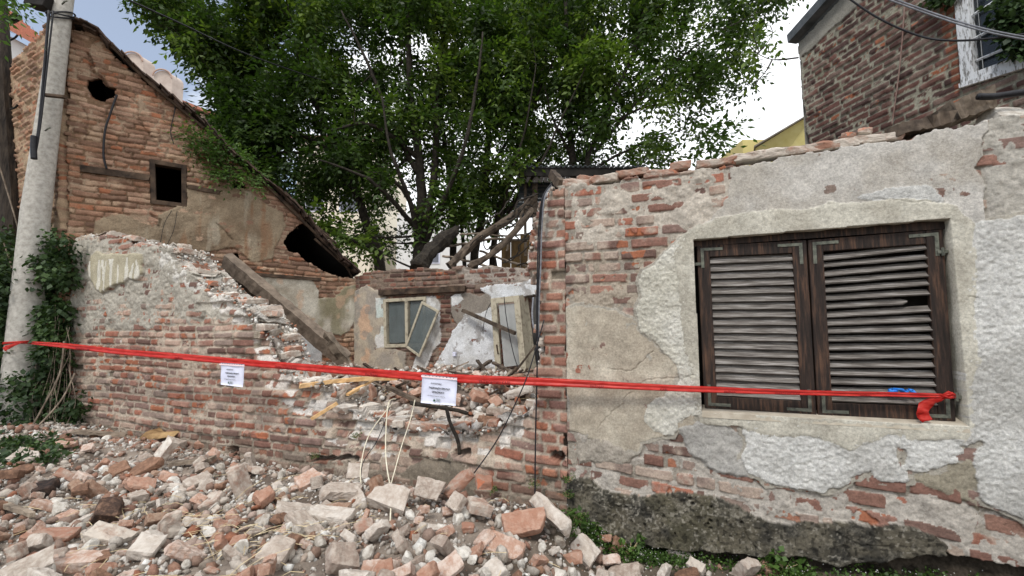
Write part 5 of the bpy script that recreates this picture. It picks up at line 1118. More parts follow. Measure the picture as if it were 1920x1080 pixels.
for k, (dx, lab) in enumerate(((0, 'thick black cable running down the left of the concrete pole'), (8, 'thinner black cable beside the thick one on the concrete pole'))):
    cable('pole_cable', [at(92 + dx, 20, 5.0), at(84 + dx * .6, 120, 5.0), at(74 + dx * .3, 230, 5.0), at(66, 285 + dx, 5.0)], .014 if k == 0 else .009, M['cable_black'], lab)
cable('cable_end', [at(64, 255, 4.98), at(63, 275, 4.98), at(64, 298, 4.98)], .03, M['cable_black'], 'black sleeve at the lower end of the pole cables', 'cable sleeve')
for i, py in enumerate((26, 36, 31)):
    c = at(polex(py), py, 5.2); rr = .115 + .012 * i; pts_ = [c + Vector((math.cos(a) * rr, -math.sin(a) * rr, -.05 * math.sin(a) + .015 * math.cos(a * 2 + i))) for a in np.linspace(0, 2 * math.pi, 22)]
    cable('cable_loop', pts_, .010, M['cable_black'], ['upper black cable turn wound round the pole top', 'lower black cable turn wound round the pole top', 'middle black cable turn wound round the pole top'][i], n=2)
cable('overhead_cable', [at(130, 32, 5.25), at(150, 48, 5.6), at(175, 70, 6.2)], .022, M['cable_black'], 'short thick cable running from the pole to the gable top')
cable('overhead_cable', [at(215, -12, 4.5), at(330, 40, 5.2), at(480, 108, 6.5), at(640, 160, 8.5), at(780, 190, 11)], .010, M['cable_black'], 'thin dark wire crossing the tree from the upper left')
cable('overhead_cable', [at(1555, -30, 3.3), at(1640, 30, 3.2), at(1720, 66, 3.1), at(1780, 76, 3.0), at(1860, 72, 2.9), at(1960, 58, 2.8)], .0075, M['cable_black'], 'sagging black cable in front of the brick house, lower right one')
for dy in (0, 5): cable('overhead_cable', [at(1660, -8 + dy, 3.2), at(1760, 28 + dy, 3.05), at(1850, 55 + dy, 2.9), at(1960, 76 + dy, 2.8)], .006, M['cable_grey'], 'upper strand of the grey twin cable before the brick house' if dy == 0 else 'lower strand of the grey twin cable before the brick house')
wp_ = at(8, 300, 5.9)
wpole = empty('wooden_pole', at(24, 700, 5.9), 'dark weathered timber pole standing behind the concrete pole at the left edge', 'utility pole')
mb = MB(); a = at(50, 760, 5.9); a.z = .1; b_ = at(-14, -70, 5.9); n = 20; mb.tube([a.lerp(b_, i / n) for i in range(n + 1)], [.145 - .02 * i / n for i in range(n + 1)], 12, rough=.05); mb.build('shaft', simple_mat('tarred_pole_wood', lin(34, 30, 28), lin(74, 66, 58), 9, stretch=(3, 3, .3), bump=.8, bdist=.01), wpole)
for py, w__ in ((38, .1), (75, .02), (205, .02)):
    mb = MB(); p = at(20, py, 5.75); mb.tube([p, p + Vector((.12, -.05, 0)), p + Vector((.15, -.05, .04))], w__ * .5 if w__ > .05 else .012, 7); mb.build('insulator_arm', M['dark'], wpole)
# cables by the pier
for k in range(3):
    dx = k * 3 - 3
    cable('pier_cable', [FW.W(1034, 344 + k * 2, .0), FW.W(1019 + dx * .7, 372, .07), FW.W(1013 + dx, 430, .06), FW.W(1011 + dx, 500, .06), FW.W(1009 + dx * .8, 560, .07)] + ([FW.W(1007, 700, .07), FW.W(1004, 830, .07), FW.W(1003, 960, .09)] if k == 1 else [FW.W(1008 + dx * .5, 640, .06)]), .0055, M['cable_black'] if k != 2 else M['cable_grey'],
          ['left short strand of the cable bundle on the pier', 'long dark cable hanging down the whole pier to the heap', 'right grey strand of the cable bundle on the pier'][k])
cable('black_cable', [PG(1020, 600, 3.05), PG(1003, 660, 3.03), PG(985, 715, 3.0), PG(960, 770, 3.02), PG(935, 820, 3.05), PG(905, 865, 3.05), PG(875, 900, 3.05), PG(820, 930, 3.05), PG(780, 950, 3.0)], 0.0042, M['cable_black'], 'black cable curving from behind the pier down over the low wall')
cable('black_wire', [PG(735, 748, 3.7), PG(722, 790, 3.6), PG(705, 830, 3.55), PG(680, 870, 3.45), PG(676, 930, 3.2)], .003, M['cable_black'], 'thin black wire beside the cream cable loops')
cable('cream_cable', [PG(742, 748, 3.7), PG(728, 758, 3.55), PG(723, 830, 3.42), PG(726, 880, 3.3), PG(738, 935, 3.0), PG(752, 975, 2.85), PG(790, 1005, 2.6), PG(850, 1028, 2.5), PG(886, 1045, 2.45), PG(860, 1062, 2.4), PG(800, 1052, 2.42), PG(745, 1030, 2.5), PG(732, 1000, 2.6), PG(734, 930, 2.95)], .0048, M['cable_cream'], 'cream cable hanging in a long loop that reaches the ground')
cable('cream_cable', [PG(778, 750, 3.68), PG(770, 785, 3.5), PG(752, 840, 3.4), PG(738, 890, 3.2), PG(728, 916, 3.05), PG(700, 932, 3.05), PG(682, 926, 3.1), PG(676, 880, 3.3), PG(690, 820, 3.5), PG(720, 775, 3.6), PG(736, 756, 3.68)], .004, M['cable_cream'], 'thinner cream cable looping back up beside the longer one')
cable('door_wire', [FB.W(945, 556, .3), FB.W(950, 600, .32), FB.W(962, 660, .35), FB.W(975, 700, .4)], .006, M['cable_black'], 'thin wire hanging in front of the yellow door')
cable('door_wire', [FB.W(925, 560, .2), FB.W(912, 585, .2), FB.W(905, 620, .2)], .005, M['cable_black'], 'thin wire dangling left of the yellow door')
cable('dangling_wire', [PG(1000, 558, 3.9), PG(998, 590, 3.8), PG(1002, 616, 3.7), PG(1010, 600, 3.6)], .008, M['cable_grey'], 'grey wire with a bent end hanging in the doorway beside the pier')
# vertical crack cable in the groove between pier and house
# tape frame: vertical plane from the pole to the shutter hook
ta = at(30, 645, 4.98); tb = W2.W(1788, 742, .07)
du = (tb.x - ta.x, tb.y - ta.y); TF = Frame((ta.x, ta.y), du, (du[1], -du[0]))
TP = [(62, 643, 3.5), (130, 649, 6), (220, 659, 6.5), (330, 668, 7), (440, 678, 7.5), (560, 688, 8), (700, 699, 9), (820, 708, 9.5), (960, 714, 9.5), (1060, 718, 9), (1200, 725, 7.5), (1320, 730, 7), (1500, 736, 6), (1650, 739, 5.5), (1740, 741, 5), (1786, 742, 3)]
tape = empty('barrier_tape', (ta + tb) / 2, 'red plastic warning tape stretched from the concrete pole to the shutters', 'tape')
cx = curve_pts([Vector((p[0], p[1], p[2])) for p in TP], 6); vs = []; fs = []; prof = [(-1, .0), (-.5, .014), (-.1, .002), (.3, .012), (.7, .020), (1, .002)]
for i, c in enumerate(cx):
    for (k, dd) in prof:
        a, z = TF.px(c.x, c.y + c.z * .84 * k); vs.append(TF.P(a, z, dd + .009 * mnoise.noise(Vector((i * .35, k * 1.7, 5)))))
m_ = len(prof)
for i in range(len(cx) - 1):
    for k in range(m_ - 1): fs.append((i * m_ + k, i * m_ + k + 1, (i + 1) * m_ + k + 1, (i + 1) * m_ + k))
mb = MB(); mb.add(vs, fs); tb_ = mb.build('band', M['tape'], tape, smooth=True); md = tb_.modifiers.new('thick', 'SOLIDIFY'); md.thickness = .0012
mb = MB(); c = at(polex(643), 643, 5.2)
for k in range(3): mb.tube([c + Vector((math.cos(a) * .160, -math.sin(a) * .160, .0 + .02 * math.sin(a + k) + k * .01 - .01)) for a in np.linspace(0, 2 * math.pi, 26)], .009, 5)
mb.build('pole_wrap', M['tape'], tape, smooth=True)
def ribbon(pts, wds, name, nrm=Vector((0, -1, 0))):
    vs = []; fs = []
    for i, p in enumerate(pts):
        t = (pts[min(i + 1, len(pts) - 1)] - pts[max(i - 1, 0)]).normalized(); sd2 = t.cross(nrm).normalized()
        for k in (-1, -.3, .3, 1): vs.append(p + sd2 * wds[i] * k + nrm * rg.uniform(-.010, .010))
    for i in range(len(pts) - 1):
        for k in range(3): fs.append((i * 4 + k, i * 4 + k + 1, i * 4 + k + 5, i * 4 + k + 4))
    mb = MB(); mb.add(vs, fs); o = mb.build(name, M['tape'], tape, smooth=True); md = o.modifiers.new('thick', 'SOLIDIFY'); md.thickness = .001; return o
ribbon(curve_pts([at(40, 642, 4.98), at(22, 648, 4.98), at(12, 652, 4.97), at(8, 656, 4.97)], 3), [.01 + .025 * i / 9 for i in range(10)], 'loose_end')
e = [W2.W(x, y, .085) for x, y in ((1778, 742), (1752, 750), (1734, 762), (1730, 775), (1738, 789))]; e = curve_pts(e, 3); ribbon(e, [.005, .010, .014, .018, .022, .024, .026, .026, .026, .028, .028, .027, .024][:len(e)], 'loose_end', Vector((-.36, -.93, 0)))
mb = MB()
for i in range(7): mb.tube([W2.W(1768 + rg.uniform(-8, 4), 742 + rg.uniform(-5, 5), .08), W2.W(1778 + rg.uniform(-4, 8), 741 + rg.uniform(-6, 6), .095), W2.W(1786 + rg.uniform(-2, 6), 742 + rg.uniform(-5, 4), .08)], [.004, .008, .004], 5)
mb.build('knot', M['tape'], tape, smooth=True)
def text_mesh(body, size, fr, px, py, d, rot=0, mt='ink', name='lettering', parent=None, extr=.0004, bold=0, sx=1):
    cu = bpy.data.curves.new('t', 'FONT'); cu.body = body; cu.size = size; cu.align_x = 'CENTER'; cu.align_y = 'CENTER'; cu.extrude = extr; cu.offset = bold
    to = bpy.data.objects.new('t', cu); C.objects.link(to); dg = bpy.context.evaluated_depsgraph_get(); me = bpy.data.meshes.new_from_object(to.evaluated_get(dg)); bpy.data.objects.remove(to)
    a, z = fr.px(px, py); u = Vector((fr.u[0], fr.u[1], 0)); n = Vector((fr.n[0], fr.n[1], 0)); ca, sa = math.cos(rot), math.sin(rot)
    for v in me.vertices:
        x, y = v.co.x * sx, v.co.y; xx, yy = x * ca - y * sa, x * sa + y * ca; v.co = fr.P(a + xx, z + yy, d + v.co.z)
    me.name = name; return link_mesh(name, me, M[mt], parent)
TEXTDARK = M['tape_ink'] = simple_mat('dark_red_print', lin(96, 16, 18), rough=.6, bump=0)
for (px, txt) in ((160, 'ENERGETSKI KABL'), (340, 'PAŽNJA!'), (540, 'ENERGETSKI KABL'), (700, 'PAŽNJA!'), (930, 'ENERGETSKI KABL'), (1120, 'PAŽNJA!'), (1245, 'KABL'), (1368, 'PAŽNJA!'), (1475, 'ENERGETSKI KABL'), (1620, 'PAŽNJA!')):
    ys_ = np.interp(px, [p[0] for p in TP], [p[1] for p in TP]); hw_ = np.interp(px, [p[0] for p in TP], [p[2] for p in TP]); s_a = TF.px(px, ys_)[0]
    y2 = np.interp(px + 30, [p[0] for p in TP], [p[1] for p in TP]); pA = TF.px(px, ys_); pB = TF.px(px + 30, y2); rot = math.atan2(pB[1] - pA[1], pB[0] - pA[0])
    sz = abs(TF.px(px, ys_ + hw_ * .62)[1] - TF.px(px, ys_ - hw_ * .3)[1]) * .9; text_mesh(txt, sz, TF, px, ys_ + hw_ * .4, .024, rot, 'tape_ink', 'tape_lettering', tape)
# the two notices
def notice(q, label, seed, big):
    f = TF.off(.03); t = empty('notice', f.W((q[0][0] + q[2][0]) / 2, q[3][1]), label, 'notice'); P4 = [f.W(*c) for c in q]; pq = [f.px(*c) for c in q]
    sheet('sheet', [P4[3], P4[2], P4[1], P4[0]], M['paper'], n=10, amp=.008, th=.001, parent=t)
    rot = math.atan2(pq[1][1] - pq[0][1], pq[1][0] - pq[0][0]); W_ = math.dist(pq[0], pq[1]); H_ = math.dist(pq[0], pq[3])
    def pt(u, v): return ((q[0][0] * (1 - u) + q[1][0] * u) * (1 - v) + (q[3][0] * (1 - u) + q[2][0] * u) * v, (q[0][1] * (1 - u) + q[1][1] * u) * (1 - v) + (q[3][1] * (1 - u) + q[2][1] * u) * v)
    for (txt, u, v, s_, b__) in (('ОБАВЕШТЕЊЕ', .42, .28, .052, .0003), ('ЗАБРАЊЕН ПРОЛАЗ', .52, .44, .072, .0012), ('ОПАСНОСТ', .49, .58, .072, .0012), ('ЈКП Градско стамбено предузеће', .44, .715, .036, .0)):
        text_mesh(txt, s_ * H_ * 1.15, f, *pt(u, v), .0085, rot, 'ink', 'lettering', t, bold=b__ * .5, extr=.0003)
    a, z = f.px(*pt(.39, .86)); mb = MB(); h = H_ * .06
    mb.add([f.P(a - h * .8, z - h * .6, .009), f.P(a + h * .8, z - h * .6, .009), f.P(a, z + h, .009), f.P(a - h * .8, z - h * .6, .010), f.P(a + h * .8, z - h * .6, .010), f.P(a, z + h, .010)], [(0, 2, 1), (3, 4, 5), (0, 1, 4, 3), (1, 2, 5, 4), (2, 0, 3, 5)])
    mb.add([f.P(a - h * .8, z - h * .75, .0092), f.P(a + h * .8, z - h * .75, .0092), f.P(a + h * .8, z - h * .55, .0092), f.P(a - h * .8, z - h * .55, .0092)], [(0, 1, 2, 3)])
    mb.build('emblem', M['ink_green'], t)
    for i in range(3): text_mesh(('ГРАДСКО', 'СТАМБЕНО', 'БЕОГРАД')[i], H_ * .036, f, *pt(.5, .82 + .04 * i), .0085, rot, 'ink_green', 'emblem_lettering', t)
    e0, e1 = pt(-.0, .0), pt(1.0, .0); mb = MB(); s0_, s1_ = f.px(e0[0] - 1, e0[1] + 2), f.px(e1[0] + 1, e1[1] + 2); hh = H_ * .05
    mb.hexa([f.P(s0_[0], s0_[1] - hh, .008), f.P(s1_[0], s1_[1] - hh, .008), f.P(s1_[0], s1_[1] - hh, .010), f.P(s0_[0], s0_[1] - hh, .010)], [f.P(s0_[0], s0_[1] + hh * .3, .008), f.P(s1_[0], s1_[1] + hh * .3, .008), f.P(s1_[0], s1_[1] + hh * .3, .010), f.P(s0_[0], s0_[1] + hh * .3, .010)])
    mb.build('sticker_strip', simple_mat('pink_white_strip', lin(232, 200, 204), lin(240, 226, 226), 4, bump=0), t)
    for i in range(9):
        u = .12 + .1 * i; c = pt(u, .025); aa, zz = f.px(*c); mb = MB(); mb.box(f.P(aa, zz, .0105), (H_ * .03, .0006, H_ * .022), Matrix.Rotation(math.atan2(f.u[1], f.u[0]), 3, 'Z')); mb.build('strip_mark', M['ink'], t)
    return t
notice([(414, 680), (459, 683), (455, 726), (414, 721)], 'smaller white paper notice hanging from the red tape over the left wall', 1, False)
notice([(792, 702), (857, 708), (855, 761), (789, 755)], 'larger white paper notice with Cyrillic lettering hanging at the middle of the red tape', 2, True)

# ================================================================== VEGETATION
rs = np.random.RandomState(44); rg = random.Random(44)
def leaf_cloud(name, cents, radii, per, leaf, mt, parent=None, npair=4, lw=.36, droop=.35, flat=.8, shade=None, seed=0, simple=False, **kw):
    """compound leaves (rachis with leaflet pairs) scattered through each cluster's volume; every leaflet is a folded 4-point face"""
    r = np.random.RandomState(1000 + seed); cents = np.asarray(cents, float); n = len(cents)
    idx = np.repeat(np.arange(n), per if np.ndim(per) else np.full(n, per)); m = len(idx)
    d = r.normal(size=(m, 3)); d /= np.linalg.norm(d, axis=1)[:, None]; rad = r.rand(m) ** (1 / 2.2)
    rr = np.asarray(radii)[idx]; base = cents[idx] + d * (rad * rr)[:, None] * np.array([1, 1, flat])
    out = d * .6 + r.normal(size=(m, 3)) * .55; out[:, 2] -= droop * .6; out /= np.linalg.norm(out, axis=1)[:, None]
    side = np.cross(out, np.array([0, 0, 1.0])); side /= (np.linalg.norm(side, axis=1)[:, None] + 1e-6); side += r.normal(size=(m, 3)) * .3; side /= np.linalg.norm(side, axis=1)[:, None]
    tone = np.clip(r.normal(.45, .27, n)[idx] + r.normal(0, .14, m), 0, 1)
    if simple: ks = [(0, 0)]
    else: ks = [(k / npair, sd) for k in range(npair) for sd in (-1, 1)] + [(1.0, 0)]
    Vs = []; Ts = []; L = leaf * r.uniform(.75, 1.25, m)
    for (t, sd) in ks:
        b = base + out * (L * 3.0 * t)[:, None] + np.array([0, 0, -1.0]) * (droop * L * 2 * t * t)[:, None]
        dr = out * (1.0 if sd == 0 else .55) + side * sd * .85 + r.normal(size=(m, 3)) * .18; dr[:, 2] -= droop * .5; dr /= np.linalg.norm(dr, axis=1)[:, None]
        nrm = np.cross(dr, side if sd == 0 else out); nrm += r.normal(size=(m, 3)) * .35; nrm /= np.linalg.norm(nrm, axis=1)[:, None] + 1e-9
        wv = np.cross(nrm, dr); l = L * r.uniform(.8, 1.15, m)
        p0 = b; p1 = b + dr * (l * .42)[:, None] + wv * (l * lw)[:, None] + nrm * (l * .08)[:, None]; p2 = b + dr * l[:, None]; p3 = b + dr * (l * .42)[:, None] - wv * (l * lw)[:, None] + nrm * (l * .08)[:, None]
        Vs.append(np.stack([p0, p1, p2, p3], 1).reshape(-1, 3)); Ts.append(np.repeat(np.clip(tone + r.normal(0, .06, m), 0, 1), 4))
    V = np.concatenate(Vs); T = np.concatenate(Ts); F = np.arange(len(V)).reshape(-1, 4)
    o = link_mesh(name, np_mesh(name, V, F, T), mt, parent); 
    return props(o, kw.get('label'), kw.get('cat'), kw.get('group'), kw.get('kind')) if parent is None else o
def curved(a, b, sag=.15, n=5, up=.0):
    a = Vector(a); b = Vector(b); m = (a + b) / 2 + Vector((rg.uniform(-.1, .1), rg.uniform(-.1, .1), -sag)) * (b - a).length
    return [a * (1 - t) ** 2 + m * 2 * t * (1 - t) + b * t * t for t in [i / n for i in range(n + 1)]]
CROWN = [(276, -60), (270, 26), (300, 40), (340, 66), (352, 104), (392, 120), (420, 160), (396, 196), (384, 230), (400, 290), (470, 340), (560, 400), (640, 470), (700, 470), (760, 440), (830, 440), (900, 430), (960, 400), (975, 320), (1060, 305), (1150, 305), (1200, 330), (1240, 315), (1330, 285), (1385, 268), (1360, 215), (1395, 150), (1400, 100), (1440, 66), (1420, 20), (1470, -20), (1560, -60)]
trees = [
 ('slender tree leaning left behind the collapsed roof', [(712, 505, 9.6), (694, 440, 9.6), (668, 360, 9.5), (642, 290, 9.5), (600, 215, 9.4), (560, 120, 9.2)], .14, [[(668, 360, 9.5), (610, 300, 9.3), (545, 285, 9.0), (480, 300, 8.8)], [(642, 290, 9.5), (560, 250, 9.2), (470, 200, 9), (400, 140, 8.8)], [(700, 470, 9.6), (630, 440, 9.2), (570, 420, 8.8), (530, 400, 8.6)]], (400, 640)),
 ('large twin-trunked tree rising in the middle behind the inner wall', [(783, 505, 9.0), (790, 400, 9.0), (786, 300, 9.0), (772, 200, 9.0), (765, 80, 8.9), (760, -90, 8.8)], .145, [[(792, 450, 9), (815, 330, 9), (818, 200, 9), (832, 60, 9), (845, -80, 9)], [(786, 330, 9), (730, 220, 8.7), (690, 120, 8.4), (640, 20, 8.2)], [(792, 420, 9), (740, 340, 8.6), (660, 320, 8.3)], [(790, 300, 9), (700, 235, 8.4), (620, 245, 8.1)], [(800, 420, 9), (870, 350, 9.2), (930, 310, 9.3)], [(786, 470, 9), (770, 380, 8.4), (735, 290, 8.0), (715, 180, 7.9)], [(795, 460, 9), (835, 370, 8.4), (872, 270, 8.0), (895, 150, 7.9), (905, 60, 7.9)], [(790, 440, 9), (730, 370, 8.3), (680, 330, 8.0), (600, 300, 7.9)]], (640, 860)),
 ('thin dark tree right of the twin-trunked one', [(850, 500, 10.6), (848, 400, 10.6), (838, 300, 10.6), (824, 180, 10.6), (830, 40, 10.5), (820, -80, 10.5)], .10, [[(846, 380, 10.6), (880, 300, 10.4), (900, 200, 10.2)]], (800, 900)),
 ('straight dark tree behind the dead logs', [(888, 500, 10), (905, 400, 10), (915, 260, 10), (914, 120, 10), (908, -60, 10)], .12, [[(910, 330, 10), (960, 250, 9.8), (1010, 170, 9.6), (1050, 90, 9.4)], [(905, 400, 10), (860, 330, 9.8), (850, 260, 9.6)], [(872, 505, 10.2), (866, 420, 10.2), (874, 320, 10.2), (886, 210, 10.1)], [(930, 505, 10.4), (926, 430, 10.3), (948, 340, 10.2), (990, 250, 10)], [(908, 440, 10), (960, 380, 9.9), (1010, 300, 9.8), (1060, 250, 9.6)]], (860, 1000)),
 ('slim tree slanting right behind the dead logs', [(922, 500, 10.6), (938, 400, 10.6), (962, 300, 10.5), (1000, 200, 10.4), (1034, 60, 10.3), (1060, -60, 10.2)], .09, [[(962, 300, 10.5), (985, 220, 10.4), (975, 120, 10.2)], [(945, 380, 10.6), (1020, 290, 10.3), (1090, 240, 10)], [(930, 440, 10.4), (955, 340, 8.6), (985, 240, 8.2), (1005, 120, 8.0)], [(938, 420, 10.4), (1000, 330, 8.6), (1050, 230, 8.2), (1100, 120, 8)]], (930, 1100)),
 ('dark upright tree behind the broken pier', [(1076, 340, 9.2), (1068, 230, 9.2), (1064, 120, 9.2), (1058, -60, 9.2)], .10, [[(1070, 290, 9.2), (1040, 230, 9), (1020, 160, 8.8)]], (1030, 1130)),
 ('tree with fine slanting branches at the right of the group', [(1100, 335, 9.0), (1118, 260, 9.0), (1150, 180, 9.0), (1190, 90, 8.9), (1220, -60, 8.8)], .08, [[(1112, 290, 9), (1170, 220, 8.9), (1240, 140, 8.8), (1330, 70, 8.6), (1430, 20, 8.5)], [(1130, 240, 9), (1210, 200, 8.8), (1300, 190, 8.6)], [(1106, 320, 9), (1200, 270, 8.8), (1290, 240, 8.6)]], (1130, 1500)),
]
cl = []; tries = 0
while len(cl) < 700 and tries < 20000:
    tries += 1; px = rg.uniform(235, 1500); py = rg.uniform(-70, 475)
    if not in_px(px, py, CROWN): continue
    low_ = max(0, (py - 290) / 180)
    if px > 720 and py > 270 and rg.random() < .58: continue
    if px > 1110 and rg.random() < .22: continue
    if mnoise.noise(Vector((px * .012, py * .014, 3.3))) < -.12 and rg.random() < .75: continue
    if px > 980 and rg.random() < .25: continue
    if px > 1130 and rg.random() < .2: continue
    Yd = rg.uniform(8.2, 12.5) if px < 1100 else rg.uniform(8, 10.5)
    if px < 560: Yd = rg.uniform(8.4, 10.5)
    edge = min(abs(px - 238), 100) / 100
    cl.append((px, py, Yd))
assign = [[] for _ in trees]
for c in cl:
    best = None
    for ti, (lab, tr, r0, br, rngx) in enumerate(trees):
        cx_ = (rngx[0] + rngx[1]) / 2; dd = abs(c[0] - cx_) / (rngx[1] - rngx[0]) + rg.random() * .35
        if best is None or dd < best[0]: best = (dd, ti)
    assign[best[1]].append(c)
for ti, (lab, tr, r0, brs, rngx) in enumerate(trees):
    base = at(*tr[0]); base.z = .2; t = empty('tree', base, lab, 'tree', 'trees growing behind the inner wall')
    main = curve_pts([base] + [at(*p) for p in tr], 5, .012); n = len(main); mb = MB(); mb.tube(main, [r0 * (1 - .72 * i / (n - 1)) for i in range(n)], 9, rough=.06)
    skel = [(p, r0 * (1 - .72 * i / (n - 1))) for i, p in enumerate(main) if p.z > 1.6]
    for b_ in brs:
        q = curve_pts([at(*p) for p in b_], 5, .012); rb = r0 * (.7 if ti == 1 and b_ is brs[0] else .42); m2 = len(q); mb.tube(q, [rb * (1 - .75 * i / (m2 - 1)) for i in range(m2)], 7, rough=.06); skel += [(p, rb * (1 - .75 * i / (m2 - 1))) for i, p in enumerate(q)][2:]
    cs = []; rad = []
    for c in assign[ti]:
        w_ = at(*c); cs.append(tuple(w_)); rad.append(rg.uniform(.26, .5))
        # limb from the nearest lower skeleton point
        cand = sorted(skel, key=lambda s_: (s_[0] - w_).length + max(0, s_[0].z - w_.z) * 2)[:3]; s0 = rg.choice(cand)
        if (s0[0] - w_).length > .25:
            q = curved(s0[0], w_, rg.uniform(-.02, .12), 6); rb = min(s0[1] * .6, .018 + .008 * (s0[0] - w_).length); mb.tube(q, [rb * (1 - .8 * i / 6) for i in range(7)], 5)
            skel += [(q[3], rb * .55), (q[5], rb * .35)]
            for _ in range(2):
                e = w_ + Vector([rg.gauss(0, .3) for _ in range(3)]); mb.tube(curved(q[4], e, .05, 3), [rb * .35, rb * .3, rb * .2, .002], 4)
    mb.build('trunk', M['bark'], t, smooth=True)
    if cs: leaf_cloud('crown', cs, rad, 36, .122, M['leaf'], t, npair=3, lw=.27, droop=.45, seed=ti, flat=.75)
# bushy growth on the slumped gable roof and the leafy bough in the upper left
cs = []; rad = []
for (px, py) in ((372, 272), (392, 262), (412, 270), (430, 285), (398, 290), (380, 300), (440, 300), (455, 315), (420, 312), (470, 330), (404, 316), (362, 258), (450, 288), (425, 330), (490, 345)):
    for _ in range(2): cs.append(tuple(FG.W(px + rg.uniform(-9, 9), py + rg.uniform(-9, 9), rg.uniform(-.25, .25)))); rad.append(.15)
sb = empty('roof_shrub', FG.W(425, 300, -.1), 'pale green leafy shrub sprouting from the edge of the slumped gable roof', 'shrub')
mb = MB()
for c in cs[::2]: mb.tube(curved(FG.W(430, 305, -.05), c, .1, 4), [.014, .011, .008, .005, .002], 5)
mb.build('stems', M['bark'], sb); leaf_cloud('foliage', cs, rad, 26, .055, M['leaf_weed'], sb, npair=2, lw=.26, droop=.3, seed=31)
cs = [tuple(FG.W(px, py, .12)) for px, py in ((374, 245), (378, 320), (384, 338), (420, 360), (432, 350), (372, 332))]
# ivy and climbers left
ivy = empty('ivy', FS.P(.2, .4, .1), 'dense ivy and creepers climbing behind the concrete pole at the left end of the wall', 'ivy')
cs = []; rad = []
IV = [(72, 440), (110, 430), (132, 470), (126, 560), (130, 640), (138, 700), (146, 770), (128, 820), (60, 850), (-30, 860), (-30, 430), (10, 425), (30, 470)]
for _ in range(460):
    px = rg.uniform(-30, 148); py = rg.uniform(425, 860)
    if not in_px(px, py, IV): continue
    if 5 < px < 70 and py < 700: Yd = 5.75
    else: Yd = rg.uniform(5.05, 5.5)
    if px < 60 and py > 700: Yd = rg.uniform(4.9, 5.6)
    cs.append(tuple(at(px, py, Yd))); rad.append(rg.uniform(.10, .2))
leaf_cloud('foliage', cs, rad, 44, .060, M['leaf_ivy'], ivy, lw=.42, droop=.7, seed=33, simple=True)
mb = MB()
for i in range(22):
    px = rg.uniform(70, 138); py = rg.uniform(560, 720); mb.tube(curve_pts([at(px, py, 5.15), at(px + rg.uniform(-15, 8), py + 50, 5.1), at(px + rg.uniform(-25, 10), py + 110, 5.05), at(px + rg.uniform(-35, 5), min(py + 170, 850), 4.95)], 4), rg.uniform(.002, .0045), 4)
mb.build('stems', M['wood_grey'], ivy)
for pts_ in ([(120, 640, 5.0), (112, 700, 4.9), (82, 760, 4.8), (60, 800, 4.75)], [(140, 700, 5.0), (118, 745, 4.85), (80, 790, 4.7), (30, 835, 4.5), (0, 850, 4.4)], [(2, 440, 5.5), (30, 540, 5.3), (16, 640, 5.2)], [(-5, 300, 5.3), (20, 380, 5.3), (46, 470, 5.3)]):
    mb = MB(); mb.tube(curve_pts([at(*p) for p in pts_], 5), .009, 5, rough=.1); mb.build('woody_stem', M['wood_grey'], ivy)
cs = [tuple(ground_px(rg.uniform(-20, 110), rg.uniform(815, 880)) + Vector((0, 0, .03))) for _ in range(60)]
leaf_cloud('ground_ivy', cs, [.12] * 60, 26, .045, M['leaf_ivy'], None, lw=.4, droop=.1, seed=34, simple=True, flat=.35, label='low green creepers spreading over the ground by the concrete pole', cat='ground cover', kind='stuff')
tg = empty('leafy_twig', at(0, -40, 4.4), 'leafy twig hanging into view at the upper left corner', 'twig'); mb = MB(); cs = []
for e_ in ((20, 30), (36, 8), (-2, 52), (44, 34), (8, 10)):
    q = curved(at(-20, -60, 4.4), at(e_[0], e_[1], 4.4 + rg.uniform(-.1, .1)), -.05, 6); mb.tube(q, [.008, .007, .006, .005, .004, .003, .001], 5); cs += [tuple(q[5]), tuple(q[6]), tuple(q[4])]
mb.build('stem', M['bark'], tg, smooth=True); leaf_cloud('leaves', cs, [.05] * len(cs), 3, .062, M['leaf_weed'], tg, lw=.3, droop=.5, seed=35, npair=2)
# weeds at the foot of the right wall
wds = []
for _ in range(300):
    px = rg.choice((rg.gauss(1105, 26), rg.uniform(1120, 1300), rg.uniform(1140, 1290), rg.uniform(1150, 1500), rg.uniform(1340, 1900))); py = np.interp(px, [1060, 1120, 1200, 1300, 1450, 1600, 1900], [985, 1005, 1035, 1045, 1060, 1085, 1100]) + rg.uniform(-12, 24)
    p = ground_px(px, min(py, 1100), .05); wds.append((p.x, p.y, p.z + .02))
leaf_cloud('weeds', wds, [.055] * len(wds), 34, .018, M['leaf_weed'], None, lw=.45, droop=.1, flat=.8, seed=36, simple=True, label='small green weeds and chickweed carpeting the foot of the dark plinth', cat='weeds', kind='stuff')
fl = np.array(wds)[rs.randint(0, len(wds), 420)] + rs.normal(size=(420, 3)) * np.array([.05, .04, .02]) + np.array([0, 0, .03])
props(link_mesh('weed_flowers', scatter_mesh('weed_flowers', fl, .003 + .002 * rs.rand(420), np.repeat(lin(206, 204, 200)[None], 420, 0), 37), M['debris']), 'tiny white blossoms speckling the weeds', 'flowers', kind='stuff')
def sprout(px, py, hh, lab, name='weed_plant', fr=None, nl=10, sz=.035, grp=None):
    p = fr.W(px, py, .03) if fr else ground_px(px, py, .1); t = empty(name, p, lab, 'plant', grp); mb = MB(); tips = []
    for i in range(nl):
        a = rg.uniform(0, 6.28); e = p + Vector((math.cos(a) * hh * .5, math.sin(a) * hh * .3 - .02, rg.uniform(.4, 1) * hh)); mb.tube(curved(p, e, -.1, 3), [.003, .0025, .002, .001], 4); tips.append(tuple(e))
    mb.build('stems', M['leaf_weed'].copy() if False else M['straw'], t); leaf_cloud('leaves', tips, [.025] * nl, 7, sz, M['leaf_weed'], t, lw=.42, droop=.2, seed=int(px), simple=True)
